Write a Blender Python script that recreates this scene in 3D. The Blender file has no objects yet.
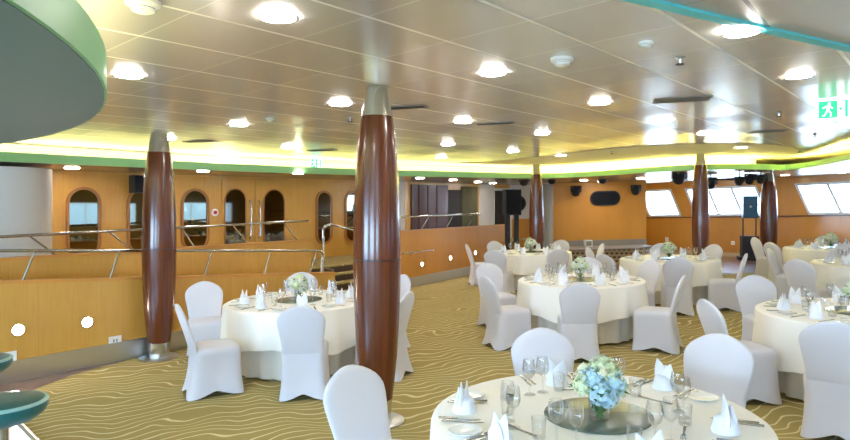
import bpy, math, random
from mathutils import Vector, Matrix, Euler
random.seed(11)
R = math.radians
sc = bpy.context.scene
col = sc.collection

# ------------------------------------------------------------------ deck geometry
# The ship's deck rises a little towards starboard and forward; decks above follow it.
F = 620.0
EYE = 1.88
SX, SY = 0.0236, 0.0157
E1 = (0.656, 0.755)      # along the terrace
E2 = (-0.755, 0.656)     # across it
CEIL = 2.98              # ceiling level amidships
SOFF = 2.68              # lowered soffit
def g(x): return SX * x
def FL(x, y): return SX * x + SY * y
def W(u, v): return (E1[0]*u + E2[0]*v, E1[1]*u + E2[1]*v)
def UV(x, y): return (E1[0]*x + E1[1]*y, E2[0]*x + E2[1]*y)
def hc(px): return 212.7 - SX*(px-425)
def hf(px): return 203.0 - SX*(px-425)
def at_ceil(px, py, w=0.0):
    Y = (1.1-w)*F/(hc(px)-py); return ((px-425)/F*Y, Y)
def at_floor(px, py, t=0.0):
    Y = (EYE-t)*F/(py-hf(px)); return ((px-425)/F*Y, Y)
def u_at(px, v):
    k = (px-425)/F; Y = v/(E2[0]*k+E2[1]); return UV(k*Y, Y)[0]
def v_at(px, u):
    k = (px-425)/F; Y = u/(E1[0]*k+E1[1]); return UV(k*Y, Y)[1]

# ------------------------------------------------------------------ camera
cam_d = bpy.data.cameras.new('camera'); cam = bpy.data.objects.new('camera', cam_d); col.objects.link(cam)
cam.location = (0, 0, EYE); cam.rotation_euler = (R(90), 0, 0)
cam_d.sensor_width = 36; cam_d.lens = F/850*36; cam_d.shift_y = -7.3/850
cam_d.clip_start = 0.05; cam_d.clip_end = 500
sc.camera = cam

# ------------------------------------------------------------------ world, exposure
sc.view_settings.view_transform = 'Standard'; sc.view_settings.look = 'None'
sc.view_settings.gamma = 1; sc.view_settings.use_curve_mapping = False
sc.view_settings.exposure = 1.4
DOWN = 36.0      # downlight diffuser radiance
SKY = 5.0
COVE = 40.0
w = bpy.data.worlds.new('world'); sc.world = w; w.use_nodes = True
nt = w.node_tree; nt.nodes.clear()
out = nt.nodes.new('ShaderNodeOutputWorld'); bg = nt.nodes.new('ShaderNodeBackground')
tc = nt.nodes.new('ShaderNodeTexCoord'); sp = nt.nodes.new('ShaderNodeSeparateXYZ'); rp = nt.nodes.new('ShaderNodeValToRGB')
mr = nt.nodes.new('ShaderNodeMapRange'); mr.inputs[1].default_value = -1; mr.inputs[2].default_value = 1
nt.links.new(tc.outputs['Generated'], sp.inputs[0]); nt.links.new(sp.outputs[2], mr.inputs[0]); nt.links.new(mr.outputs[0], rp.inputs[0])
e = rp.color_ramp.elements
e[0].position = 0.0; e[0].color = (0.10, 0.22, 0.32, 1)
e[1].position = 1.0; e[1].color = (0.28, 0.52, 0.95, 1)
for p, c in ((0.485, (0.22, 0.38, 0.50, 1)), (0.502, (0.62, 0.78, 0.95, 1)), (0.6, (0.42, 0.66, 1.0, 1))):
    q = e.new(p); q.color = c
bg.inputs[1].default_value = SKY
nt.links.new(rp.outputs[0], bg.inputs[0]); nt.links.new(bg.outputs[0], out.inputs[0])

# daylight through the windows of the wall behind and to the right of the photographer
def window_light(name, loc, aim, sx, sy, power, colr):
    l = bpy.data.lights.new(name, 'AREA'); l.shape = 'RECTANGLE'; l.size = sx; l.size_y = sy; l.energy = power; l.color = colr
    o = bpy.data.objects.new(name, l); col.objects.link(o); o.location = loc
    d = Vector(aim) - Vector(loc); o.rotation_euler = d.to_track_quat('-Z', 'Y').to_euler()
    return o
BLUE = (0.46, 0.70, 1.0)
for i, u in enumerate((1.5, 6.5, 11.5, 16.5)):
    x, y = W(u, -7.85); x2, y2 = W(u, 0)
    window_light('daylight', (x, y, 1.5+g(x)), (x2, y2, 1.5+g(x2)), 3.2, 1.0, 10, BLUE)
for v in (-5.0, 0.5, 5.0):
    x, y = W(-4.35, v); x2, y2 = W(3, v)
    window_light('daylight', (x, y, 1.6), (x2, y2, 1.6), 3.0, 1.0, 120, BLUE)

# daylight outside the leaning starboard windows
for px, wd in ((664, 2.0), (733, 2.9), (842, 2.9)):
    v = v_at(px, 21.0); x, y = W(21.0, v); x2, y2 = W(12, v)
    window_light('daylight', (x, y, 2.05+g(x)), (x2, y2, 2.2+g(x2)), wd, 1.1, 30*wd/2, (0.62, 0.80, 1.0))

# ------------------------------------------------------------------ materials
def srgb(r, gg, b):
    f = lambda c: (c/255/12.92) if c/255 <= 0.04045 else ((c/255+0.055)/1.055)**2.4
    return (f(r), f(gg), f(b), 1)
MATS = {}
def mat(name, colr, rough=0.5, metal=0.0, **kw):
    m = bpy.data.materials.new(name); m.use_nodes = True
    b = m.node_tree.nodes['Principled BSDF']
    b.inputs['Base Color'].default_value = colr; b.inputs['Roughness'].default_value = rough; b.inputs['Metallic'].default_value = metal
    for k, v in kw.items(): b.inputs[k.replace('_', ' ')].default_value = v
    MATS[name] = m; return m
class N:
    """small node helper"""
    def __init__(s, m): s.t = m.node_tree; s.b = s.t.nodes.get('Principled BSDF')
    def new(s, kind, **props):
        n = s.t.nodes.new(kind)
        for k, v in props.items(): setattr(n, k, v)
        return n
    def link(s, a, b): s.t.links.new(a, b)
    def put(s, sock, v):
        if hasattr(v, 'links') or isinstance(v, bpy.types.NodeSocket): s.link(v, sock)
        else: sock.default_value = v
    def math(s, op, a, b=None, c=None, clamp=False):
        n = s.new('ShaderNodeMath', operation=op); n.use_clamp = clamp
        s.put(n.inputs[0], a)
        if b is not None: s.put(n.inputs[1], b)
        if c is not None: s.put(n.inputs[2], c)
        return n.outputs[0]
    def dot(s, v, d):
        n = s.new('ShaderNodeVectorMath', operation='DOT_PRODUCT'); s.link(v, n.inputs[0]); n.inputs[1].default_value = d
        return n.outputs['Value']
    def comb(s, x, y, z):
        n = s.new('ShaderNodeCombineXYZ')
        for i, q in enumerate((x, y, z)): s.put(n.inputs[i], q)
        return n.outputs[0]
    def noise(s, vec, scale, detail=2.0):
        n = s.new('ShaderNodeTexNoise'); s.link(vec, n.inputs['Vector']); n.inputs['Scale'].default_value = scale; n.inputs['Detail'].default_value = detail
        return n.outputs[0]
    def mix(s, fac, a, b):
        n = s.new('ShaderNodeMix', data_type='RGBA'); s.put(n.inputs[0], fac)
        for i, q in ((6, a), (7, b)): s.put(n.inputs[i], q)
        return n.outputs[2]
    def white(s, vec):
        n = s.new('ShaderNodeTexWhiteNoise', noise_dimensions='3D'); s.link(vec, n.inputs['Vector']); return n
    def step(s, v, lo, hi):
        n = s.new('ShaderNodeMapRange', interpolation_type='SMOOTHSTEP'); s.put(n.inputs[0], v)
        n.inputs[1].default_value = lo; n.inputs[2].default_value = hi; return n.outputs[0]

def wood(name, base, dark, grain=60, amt=0.5, rough=0.3, panel=None, coat=0.3):
    m = mat(name, base, rough, Coat_Weight=coat, Coat_Roughness=0.12); n = N(m)
    co = n.new('ShaderNodeTexCoord').outputs['Object']
    mp = n.new('ShaderNodeMapping'); n.link(co, mp.inputs[0]); mp.inputs['Scale'].default_value = (1, 1, 0.06)
    a = n.noise(mp.outputs[0], grain, 4); b = n.noise(mp.outputs[0], 3.0, 2)
    f = n.math('MULTIPLY', n.math('ADD', n.step(a, 0.35, 0.7), n.step(b, 0.3, 0.75)), amt*0.5)
    c = n.mix(f, base, dark)
    if panel:
        u = n.dot(co, (*panel[0], 0)); q = n.math('FRACT', n.math('DIVIDE', u, panel[1]))
        ln = n.math('LESS_THAN', q, 0.006)
        c = n.mix(n.math('MULTIPLY', ln, 0.6), c, dark)
    n.link(c, n.b.inputs['Base Color']); return m
ORANGE = srgb(214, 163, 76); ORANGE_D = srgb(192, 134, 52)
wood_wall = wood('cherry_veneer', ORANGE, ORANGE_D, 50, 0.5, 0.32, (E1, 1.22))
wood_stage = wood('stage_veneer', srgb(210, 144, 46), srgb(186, 118, 32), 50, 0.5, 0.4, ((1, 0), 1.4), 0.08)
wood_right = wood('starboard_veneer', srgb(208, 144, 56), srgb(182, 116, 38), 50, 0.5, 0.28, (E2, 1.3))
wood_edge = wood('capping_wood', srgb(214, 150, 66), srgb(186, 118, 46), 50, 0.4, 0.3)
wood_maroon = wood('maroon_panel', srgb(84, 44, 34), srgb(60, 28, 22), 40, 0.5, 0.4)
wood_floor = wood('dark_parquet', srgb(120, 78, 50), srgb(86, 52, 32), 20, 0.6, 0.3)

def pillar_wood():
    m = mat('mahogany_staves', srgb(110, 48, 20), 0.26, Coat_Weight=0.35, Coat_Roughness=0.1); n = N(m)
    co = n.new('ShaderNodeTexCoord').outputs['Object']; s = n.new('ShaderNodeSeparateXYZ'); n.link(co, s.inputs[0])
    a = n.math('MULTIPLY', n.math('ARCTAN2', s.outputs[1], s.outputs[0]), 20/(2*math.pi))
    cell = n.math('FLOOR', a); fr = n.math('FRACT', a)
    wn = n.white(n.comb(cell, 3.0, 1.0)).outputs['Value']
    mp = n.new('ShaderNodeMapping'); n.link(co, mp.inputs[0]); mp.inputs['Scale'].default_value = (1, 1, 0.05)
    gr = n.noise(mp.outputs[0], 60, 3)
    f = n.math('ADD', n.math('MULTIPLY', wn, 0.65), n.math('MULTIPLY', gr, 0.4), clamp=True)
    c = n.mix(f, srgb(68, 27, 9), srgb(122, 58, 20))
    ln = n.math('LESS_THAN', fr, 0.035)
    c = n.mix(n.math('MULTIPLY', ln, 0.7), c, srgb(50, 18, 8))
    n.link(c, n.b.inputs['Base Color']); return m
mahogany = pillar_wood()

def carpet():
    m = mat('gold_wave_carpet', srgb(176, 146, 70), 0.95, Specular_IOR_Level=0.1); n = N(m)
    co = n.new('ShaderNodeTexCoord').outputs['Object']
    x = n.dot(co, (0.94, 0.34, 0)); y = n.dot(co, (-0.34, 0.94, 0))
    n1 = n.noise(co, 0.9, 1); n2 = n.noise(co, 3.2, 1)
    wv = n.math('MULTIPLY', n.math('SINE', n.math('ADD', n.math('MULTIPLY', x, 2*math.pi/0.85), n.math('MULTIPLY', n1, 14))), 0.5)
    t = n.math('ADD', n.math('ADD', n.math('DIVIDE', y, 0.125), wv), n.math('ADD', n.math('MULTIPLY', n1, 7.0), n.math('MULTIPLY', n2, 1.5)))
    d = n.math('ABSOLUTE', n.math('SUBTRACT', n.math('FRACT', t), 0.5))
    wid = n.math('ADD', 0.02, n.math('MULTIPLY', n.noise(co, 1.7, 1), 0.08))
    ln = n.math('SUBTRACT', 1.0, n.step(n.math('SUBTRACT', d, wid), -0.02, 0.06))
    pile = n.noise(co, 220, 2)
    base = n.mix(n.step(pile, 0.3, 0.7), srgb(156, 136, 78), srgb(176, 156, 100))
    c = n.mix(n.math('MULTIPLY', ln, 0.85), base, srgb(226, 214, 168))
    n.link(c, n.b.inputs['Base Color']); return m
carpet_m = carpet()

def panels(name, du, dv, ou, ov, base, line, dir1, dir2, rough, metal, lw=0.012, tilt=0.02):
    m = mat(name, base, rough, metal); n = N(m)
    co = n.new('ShaderNodeTexCoord').outputs['Object']
    u = n.math('DIVIDE', n.math('SUBTRACT', n.dot(co, (*dir1, 0)), ou), du); v = n.math('DIVIDE', n.math('SUBTRACT', n.dot(co, (*dir2, 0)), ov), dv)
    wn = n.white(n.comb(n.math('FLOOR', u), n.math('FLOOR', v), 2.0))
    fu = n.math('ABSOLUTE', n.math('SUBTRACT', n.math('FRACT', n.math('ADD', u, 0.5)), 0.5)); fv = n.math('ABSOLUTE', n.math('SUBTRACT', n.math('FRACT', n.math('ADD', v, 0.5)), 0.5))
    lu = n.math('MULTIPLY', n.math('LESS_THAN', fu, lw*0.45/du), 0.45); lv = n.math('LESS_THAN', fv, lw/dv)
    ln = n.math('MAXIMUM', lu, lv)
    tone = n.mix(wn.outputs['Value'], [c*0.93 for c in base[:3]]+[1], [min(1, c*1.05) for c in base[:3]]+[1])
    n.link(n.mix(ln, tone, line), n.b.inputs['Base Color'])
    n.link(n.math('MULTIPLY', n.math('SUBTRACT', 1.0, ln), metal), n.b.inputs['Metallic'])
    geo = n.new('ShaderNodeNewGeometry')
    sub = n.new('ShaderNodeVectorMath', operation='SUBTRACT'); n.link(wn.outputs['Color'], sub.inputs[0]); sub.inputs[1].default_value = (.5, .5, .5)
    scl = n.new('ShaderNodeVectorMath', operation='SCALE'); n.link(sub.outputs[0], scl.inputs[0]); scl.inputs['Scale'].default_value = tilt
    add = n.new('ShaderNodeVectorMath', operation='ADD'); n.link(geo.outputs['Normal'], add.inputs[0]); n.link(scl.outputs[0], add.inputs[1])
    nm = n.new('ShaderNodeVectorMath', operation='NORMALIZE'); n.link(add.outputs[0], nm.inputs[0])
    n.link(nm.outputs[0], n.b.inputs['Normal']); return m
ceil_m = panels('satin_ceiling_panels', 0.715, 0.61, 1.684, 1.9, srgb(222, 219, 214), srgb(248, 246, 240), E1, E2, 0.23, 0.42, 0.012, 0.03)
ceil2_m = panels('grey_ceiling_panels', 1.6, 0.62, 0.3, 0.1, srgb(200, 196, 190), srgb(92, 88, 84), (0.62, 0.78), (-0.78, 0.62), 0.35, 0.5)
soffit_m = panels('soffit_panels', 1.2, 0.61, 0.2, 0.05, srgb(196, 184, 168), srgb(150, 140, 124), E1, E2, 0.25, 0.6)

cloth_chair = mat('white_stretch_cover', srgb(213, 211, 217), 0.75, Sheen_Weight=0.2)
cloth_table = mat('ivory_linen', srgb(248, 245, 237), 0.8, Sheen_Weight=0.1)
cloth_under = mat('shaded_white_linen', srgb(222, 218, 206), 0.85)  # white linen greyed in its colour to paint the shade below the overlay
napkin_m = mat('white_napkin', srgb(232, 234, 240), 0.8)
steel = mat('brushed_steel', srgb(196, 196, 194), 0.28, 1.0)
steel_sat = mat('satin_steel_kick', srgb(206, 208, 212), 0.3, 1.0)
chrome = mat('polished_steel', srgb(182, 180, 174), 0.22, 1.0)
cap_m = mat('pillar_steel', srgb(206, 204, 196), 0.25, 0.95)
green_m = mat('green_fascia_paint', srgb(142, 196, 134), 0.45)
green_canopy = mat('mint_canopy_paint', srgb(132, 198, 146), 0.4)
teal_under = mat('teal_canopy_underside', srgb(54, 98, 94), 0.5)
teal_strip = mat('turquoise_strip', srgb(104, 214, 222), 0.5)
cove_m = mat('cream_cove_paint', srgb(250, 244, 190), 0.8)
grey_wall = mat('pale_grey_wall', srgb(206, 202, 196), 0.6)
grey_dark = mat('mid_grey_wall', srgb(150, 144, 134), 0.6)
white_paint = mat('white_plastic', srgb(240, 240, 236), 0.4)
white_floor = mat('white_bar_floor', srgb(226, 226, 228), 0.2)
black_m = mat('black_speaker_plastic', srgb(30, 30, 34), 0.5)
black_gloss = mat('black_glass', srgb(12, 12, 18), 0.35, Specular_IOR_Level=0.2)
black_blue = mat('dark_blue_black_grille', srgb(30, 62, 84), 0.4)
dark_void = mat('dark_doorway', srgb(40, 36, 34), 0.7)
frame_white = mat('white_window_frame', srgb(226, 228, 230), 0.4)
mirror_m = mat('tinted_mirror', srgb(138, 138, 124), 0.02, 1.0)
smoked = mat('smoked_door_mirror', srgb(120, 114, 104), 0.03, 1.0)
gold_frame = wood('mirror_frame_wood', srgb(170, 112, 52), srgb(130, 80, 34), 40, 0.5, 0.3)
teal_vinyl = mat('teal_vinyl', srgb(16, 96, 98), 0.3, Coat_Weight=0.3)
pale_vinyl = mat('pale_teal_piping', srgb(150, 196, 192), 0.4)
olive_cloth = mat('olive_curtain', srgb(96, 92, 66), 0.9)
def lattice():
    m = mat('stage_front_pattern', srgb(96, 78, 58), 0.8); n = N(m); co = n.new('ShaderNodeTexCoord').outputs['Object']
    br = n.new('ShaderNodeTexBrick'); sp_ = n.new('ShaderNodeSeparateXYZ'); n.link(co, sp_.inputs[0]); n.link(n.comb(n.math('ADD', sp_.outputs[0], sp_.outputs[1]), sp_.outputs[2], 0.0), br.inputs['Vector'])
    br.inputs['Scale'].default_value = 1.0; br.inputs['Brick Width'].default_value = 0.14; br.inputs['Row Height'].default_value = 0.11; br.inputs['Mortar Size'].default_value = 0.03
    br.inputs['Color1'].default_value = srgb(70, 54, 38); br.inputs['Color2'].default_value = srgb(92, 72, 50); br.inputs['Mortar'].default_value = srgb(176, 156, 122)
    n.link(br.outputs['Color'], n.b.inputs['Base Color']); return m
stage_front = lattice()
sign_green = mat('sign_green', srgb(50, 180, 135), 0.4, Emission_Color=srgb(20, 190, 120), Emission_Strength=0.5)
sign_white = mat('sign_white', srgb(245, 250, 246), 0.4, Emission_Color=(0.9, 1, 0.94, 1), Emission_Strength=0.7)
vent_m = mat('vent_grey', srgb(150, 146, 138), 0.5, 0.3)
vent_dark = mat('vent_slot_dark', srgb(50, 48, 46), 0.7)
plate_m = mat('white_china', srgb(246, 246, 240), 0.18, Coat_Weight=0.4)
tray_m = mat('round_mirror_glass', srgb(104, 116, 106), 0.25, 0.35)
stem_m = mat('leaf_green', srgb(66, 120, 40), 0.5)
leaf_m = mat('dark_leaf_green', srgb(72, 112, 58), 0.5)
bl_blue = mat('hydrangea_blue', srgb(186, 216, 224), 0.7)
bl_pale = mat('hydrangea_pale_green', srgb(214, 226, 184), 0.7)
bl_white = mat('hydrangea_white', srgb(236, 238, 222), 0.7)
rose_m = mat('cream_rose', srgb(244, 240, 206), 0.6)
lamp_lens = mat('stage_lamp_lens', srgb(60, 66, 80), 0.1)
red_m = mat('red_alarm_dot', srgb(190, 40, 30), 0.4)

def emit(name, colr, strength):
    m = bpy.data.materials.new(name); m.use_nodes = True; t = m.node_tree; t.nodes.clear()
    o = t.nodes.new('ShaderNodeOutputMaterial'); e = t.nodes.new('ShaderNodeEmission'); e.inputs[0].default_value = colr; e.inputs[1].default_value = strength
    t.links.new(e.outputs[0], o.inputs[0]); return m
down_e = emit('warm_downlight', (1.0, 0.95, 0.89, 1), DOWN)
cove_left_e = emit('cove_light_pale_yellow', (1.0, 0.96, 0.66, 1), COVE*.3)
cove_right_e = emit('cove_light_yellow', (1.0, 0.88, 0.30, 1), COVE*.6)
wall_lamp_e = emit('wall_lamp_glow', (1.0, 0.93, 0.85, 1), 60)

def clear_glass(name, tint=(1, 1, 1, 1), base=0.06):
    m = bpy.data.materials.new(name); m.use_nodes = True; t = m.node_tree; t.nodes.clear()
    o = t.nodes.new('ShaderNodeOutputMaterial'); tr = t.nodes.new('ShaderNodeBsdfTransparent'); gl = t.nodes.new('ShaderNodeBsdfGlossy')
    tr.inputs[0].default_value = tint; gl.inputs['Roughness'].default_value = 0.03
    lw = t.nodes.new('ShaderNodeLayerWeight'); lw.inputs[0].default_value = 0.35
    ma = t.nodes.new('ShaderNodeMath'); ma.operation = 'MULTIPLY_ADD'; ma.inputs[1].default_value = 0.48; ma.inputs[2].default_value = base; ma.use_clamp = True
    mx = t.nodes.new('ShaderNodeMixShader'); t.links.new(lw.outputs['Facing'], ma.inputs[0]); t.links.new(ma.outputs[0], mx.inputs[0])
    t.links.new(tr.outputs[0], mx.inputs[1]); t.links.new(gl.outputs[0], mx.inputs[2]); t.links.new(mx.outputs[0], o.inputs[0]); return m
glass_m = clear_glass('clear_glassware', (0.985, 0.99, 0.99, 1), 0.03)
tint_m = clear_glass('sky_dimming_glass', (0.22, 0.30, 0.36, 1), 0.03)  # tint added to the unseen aft panes to dim the sky in the mirrors
pane_m = clear_glass('window_glass', (0.96, 0.98, 1.0, 1), 0.03)

# ------------------------------------------------------------------ mesh builder
class MB:
    def __init__(s): s.v = []; s.f = []; s.s = []
    def add(s, vs, fs, smooth=False):
        o = len(s.v); s.v += [tuple(p) for p in vs]
        for q in fs: s.f.append(tuple(o+i for i in q)); s.s.append(smooth)
        return s
    def box(s, x0, x1, y0, y1, z0, z1, M=None):
        vs = [(x, y, z) for z in (z0, z1) for y in (y0, y1) for x in (x0, x1)]
        if M is not None: vs = [M @ Vector(p) for p in vs]
        return s.add(vs, [(0, 2, 3, 1), (4, 5, 7, 6), (0, 1, 5, 4), (2, 6, 7, 3), (0, 4, 6, 2), (1, 3, 7, 5)])
    def loft(s, rings, smooth=True, cap0=True, cap1=True, closed=True):
        n = len(rings[0]); vs = [p for r in rings for p in r]; fs = []
        for i in range(len(rings)-1):
            for j in range(n if closed else n-1):
                k = (j+1) % n; fs.append((i*n+j, i*n+k, (i+1)*n+k, (i+1)*n+j))
        s.add(vs, fs, smooth)
        if cap0: s.add(rings[0], [tuple(reversed(range(n)))], False)
        if cap1: s.add(rings[-1], [tuple(range(n))], False)
        return s
    def lathe(s, prof, c=(0, 0, 0), n=24, smooth=True, cap0=True, cap1=True):
        rings = [[(c[0]+r*math.cos(2*math.pi*j/n), c[1]+r*math.sin(2*math.pi*j/n), c[2]+z) for j in range(n)] for r, z in prof]
        return s.loft(rings, smooth, cap0 and prof[0][0] > 1e-5, cap1 and prof[-1][0] > 1e-5)
    def tube(s, path, r, n=8, smooth=True):
        path = [Vector(p) for p in path]; rings = []
        for i, p in enumerate(path):
            d = (path[min(i+1, len(path)-1)] - path[max(i-1, 0)]).normalized()
            a = Vector((0, 0, 1)) if abs(d.z) < 0.95 else Vector((1, 0, 0))
            x = d.cross(a).normalized(); y = d.cross(x)
            rr = r[i] if isinstance(r, (list, tuple)) else r
            rings.append([p + x*rr*math.cos(2*math.pi*j/n) - y*rr*math.sin(2*math.pi*j/n) for j in range(n)])
        return s.loft(rings, smooth)
    def prism(s, poly, f0, f1, smooth=False):
        """poly of 2d points; f0/f1 map a 2d point to the two ends"""
        n = len(poly); a = [f0(*p) for p in poly]; b = [f1(*p) for p in poly]
        s.add(a+b, [(i, (i+1) % n, n+(i+1) % n, n+i) for i in range(n)], smooth)
        s.add(a, [tuple(reversed(range(n)))]); s.add(b, [tuple(range(n))]); return s
    def build(s, name, m, parent=None, fix=True):
        me = bpy.data.meshes.new(name); me.from_pydata(s.v, [], s.f)
        me.polygons.foreach_set('use_smooth', s.s)
        if fix:
            import bmesh
            bm = bmesh.new(); bm.from_mesh(me); bmesh.ops.remove_doubles(bm, verts=bm.verts, dist=1e-5)
            bmesh.ops.recalc_face_normals(bm, faces=bm.faces); bm.to_mesh(me); bm.free()
        me.materials.append(m); me.update()
        if any(s.s): me.set_sharp_from_angle(angle=R(48))
        o = bpy.data.objects.new(name, me); col.objects.link(o)
        if parent is not None: o.parent = parent
        return o
def tag(o, label=None, cat=None, group=None, kind=None):
    for k, v in (('label', label), ('category', cat), ('group', group), ('kind', kind)):
        if v: o[k] = v
    return o
def struct(o): o['kind'] = 'structure'; return o
TILT = Matrix.Rotation(-math.atan(SY), 4, 'X').inverted() @ Matrix.Rotation(-math.atan(SX), 4, 'Y')
def pose(o, x, y, z, rz=0, tilt=True):
    M = (TILT if tilt else Matrix.Identity(4)) @ Matrix.Rotation(rz, 4, 'Z')
    o.location = (x, y, z); o.rotation_euler = M.to_euler(); return o
def thing(name, label, cat, group=None, loc=(0, 0, 0), rz=0, tilt=False):
    o = bpy.data.objects.new(name, None); col.objects.link(o); o.empty_display_size = 0.1
    tag(o, label, cat, group); pose(o, *loc, rz, tilt); return o
KIDS = {}
def dup(root):
    r = root.copy(); col.objects.link(r)
    for ch in [c for c in root.children]:
        c = ch.copy(); col.objects.link(c); c.parent = r
        for gg in [q for q in ch.children]:
            d = gg.copy(); col.objects.link(d); d.parent = c
    return r
class Maker:
    """first call hands out the prototype, later calls copies of it"""
    def __init__(s, root): s.root = root; s.used = False
    def put(s, x, y, z, rz, label, group=None, tilt=True):
        o = dup(s.root) if s.used else s.root; s.used = True
        pose(o, x, y, z, rz, tilt); o['label'] = label
        if group: o['group'] = group
        return o
def flat(name, pts, zf, m, up=True):
    mb = MB(); vs = [(x, y, zf(x, y)) for x, y in pts]
    mb.add(vs, [tuple(range(len(vs)))]); o = mb.build(name, m, fix=False)
    p = o.data.polygons[0]
    if (p.normal.z > 0) != up: o.data.flip_normals()
    return o

# ------------------------------------------------------------------ setting: floors
room = [W(-4.6, -8.1), W(21, -8.1), W(21, 11.2), W(-4.6, 11.2)]
struct(flat('floor', room, FL, carpet_m))
bar_edge = [(-3.72, 7.75), (-4.02, 7.2), (-4.14, 6.6), (-3.95, 6.0), (-3.6, 5.5), (-3.05, 4.95), (-2.45, 4.4), (-1.95, 3.6), (-1.7, 2.6), (-1.7, 1.5)]
wl = [W(u, 7.93) for u in (-1.5, 0.2)]
struct(flat('trim_1', [(-3.72, 7.75), (-4.02, 7.2), (-4.14, 6.6), (-3.95, 6.0), (-3.9, 5.9), (-5.4, 5.9), W(2.0, 7.94), W(3.4, 7.94)], lambda x, y: FL(x, y)+0.004, wood_floor))
struct(flat('trim_2', bar_edge[4:] + [(-4.5, 1.5), (-7.3, 3.5), (-5.4, 5.9), (-3.9, 5.9)], lambda x, y: FL(x, y)+0.004, white_floor))
mb = MB(); mb.tube([(x, y, FL(x, y)+0.006) for x, y in bar_edge[3:]], 0.022, 8); struct(mb.build('trim_3', steel))
dance = [(7.4+3.2*math.cos(a), 17.3+2.3*math.sin(a)) for a in [2*math.pi*i/40 for i in range(40)]]
struct(flat('trim_4', [p for p in dance if UV(*p)[0] < 20.5], lambda x, y: FL(x, y)+0.004, wood_floor))

# ------------------------------------------------------------------ setting: ceiling
o = flat('ceiling', room, lambda x, y: CEIL+g(x), ceil_m, up=False); struct(o)
teal = [(-1.0, 1.95), (0.3, 2.75), (1.2, 3.29), (1.97, 3.77), (3.0, 4.38), (4.6, 5.2), (6.6, 6.0)]
mb = MB()
for off, zz in ((0, 0),): pass
def ribbon(pts, wd, z0, z1):
    m_ = MB(); rings = []
    for i, p in enumerate(pts):
        a = Vector(pts[max(i-1, 0)]); b = Vector(pts[min(i+1, len(pts)-1)]); d = (b-a).normalized(); n_ = Vector((-d.y, d.x))
        l = Vector(p)+n_*wd/2; r_ = Vector(p)-n_*wd/2
        rings.append([(l.x, l.y, z0+g(l.x)), (r_.x, r_.y, z0+g(r_.x)), (r_.x, r_.y, z1+g(r_.x)), (l.x, l.y, z1+g(l.x))])
    return m_.loft(rings, False)
struct(ribbon(teal, 0.07, CEIL-0.022, CEIL+0.01).build('trim_5', teal_strip))
struct(flat('trim_6', teal + [(6.6, -1), (-1, -1)], lambda x, y: CEIL-0.004+g(x), ceil2_m, up=False))

# cove: lip line, soffit beyond it
LIP = [(-9.6, 2.6), (-7.6, 5.3), (-5.48, 7.95), (-3.75, 10.2), (-1.6, 12.35), (-0.4, 13.25), (1.0, 14.25), (2.2, 15.25), (3.3, 15.6), (4.3, 15.0), (5.05, 14.1), (5.75, 13.5), (6.7, 13.55), (7.6, 13.9),
       (8.15, 14.35), (8.42, 14.35), (8.5, 13.8), (8.3, 12.9), (7.85, 11.5), (7.5, 10.2), (7.3, 8.5), (7.2, 6), (7.2, 2), (7.2, -1.5)]
def smooth_line(pts, it=2):
    for _ in range(it):
        q = [pts[0]]
        for a, b in zip(pts, pts[1:]):
            q += [(a[0]*.75+b[0]*.25, a[1]*.75+b[1]*.25), (a[0]*.25+b[0]*.75, a[1]*.25+b[1]*.75)]
        pts = q+[pts[-1]]
    return pts
LIPS = smooth_line(LIP)
outer = [(7.2, -1.5), W(8, -8), W(20.7, -8), W(20.7, 10.8), W(-4.5, 10.8), (-9.6, 2.6)]
struct(flat('ceiling_soffit', LIPS + outer[1:-1], lambda x, y: SOFF+g(x), soffit_m, up=False))
struct(ribbon(LIPS, 0.03, SOFF-0.01, SOFF+0.115).build('trim_7', green_m))
def offset(pts, d):
    q = []
    for i, p in enumerate(pts):
        a = Vector(pts[max(i-1, 0)]); b = Vector(pts[min(i+1, len(pts)-1)]); t = (b-a).normalized(); q.append((p[0]-t.y*d, p[1]+t.x*d))
    return q
# lit cove ceiling above the lip
tile_edge = [(-9.5, 4.5), (-6.18, 9.0), (-4.0, 10.6), (-2.2, 12.3), (-0.55, 13.5), (1.0, 14.0), (2.07, 13.2), (3.45, 11.1), (4.78, 10.75), (6.1, 11.1), (7.4, 12.2), (8.3, 13.9), (8.1, 11.6), (7.7, 9.5), (7.6, 5), (7.6, -1.5)]
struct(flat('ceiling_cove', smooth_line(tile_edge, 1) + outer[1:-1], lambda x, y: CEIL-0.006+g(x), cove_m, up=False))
sp_i = 26
LED = offset(LIPS, 0.16)
tag(ribbon(LED[:32], 0.05, SOFF+0.012, SOFF+0.03).build('cove_light_strip', cove_left_e), 'pale yellow light strip hidden behind the green ceiling lip over the terrace', 'light')
LEDR = offset(LIPS, 0.32)
tag(ribbon(LEDR[32:58], 0.02, SOFF+0.02, SOFF+0.105).build('cove_light_strip', cove_right_e), 'yellow light strip behind the green ceiling lip in front of the stage', 'light')
tag(ribbon(LED[61:], 0.05, SOFF+0.012, SOFF+0.03).build('cove_light_strip', cove_right_e), 'yellow light strip behind the green ceiling lip along the starboard side', 'light')
RIS = offset(LIPS, 0.6)
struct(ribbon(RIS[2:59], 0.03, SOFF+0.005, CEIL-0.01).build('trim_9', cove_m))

# ------------------------------------------------------------------ setting: walls
def pl(A, d, n):
    """map (s, z, t) on a wall from point A along d, thickness t along n, z over the sloping deck"""
    def f(s, z, t=0.0):
        x = A[0]+d[0]*s+n[0]*t; y = A[1]+d[1]*s+n[1]*t
        return (x, y, z+g(x))
    return f
NB = (-E2[0], -E2[1])
def slab(mb, f, poly, t0, t1): return mb.prism(poly, lambda s, z: f(s, z, t0), lambda s, z: f(s, z, t1))
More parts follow.
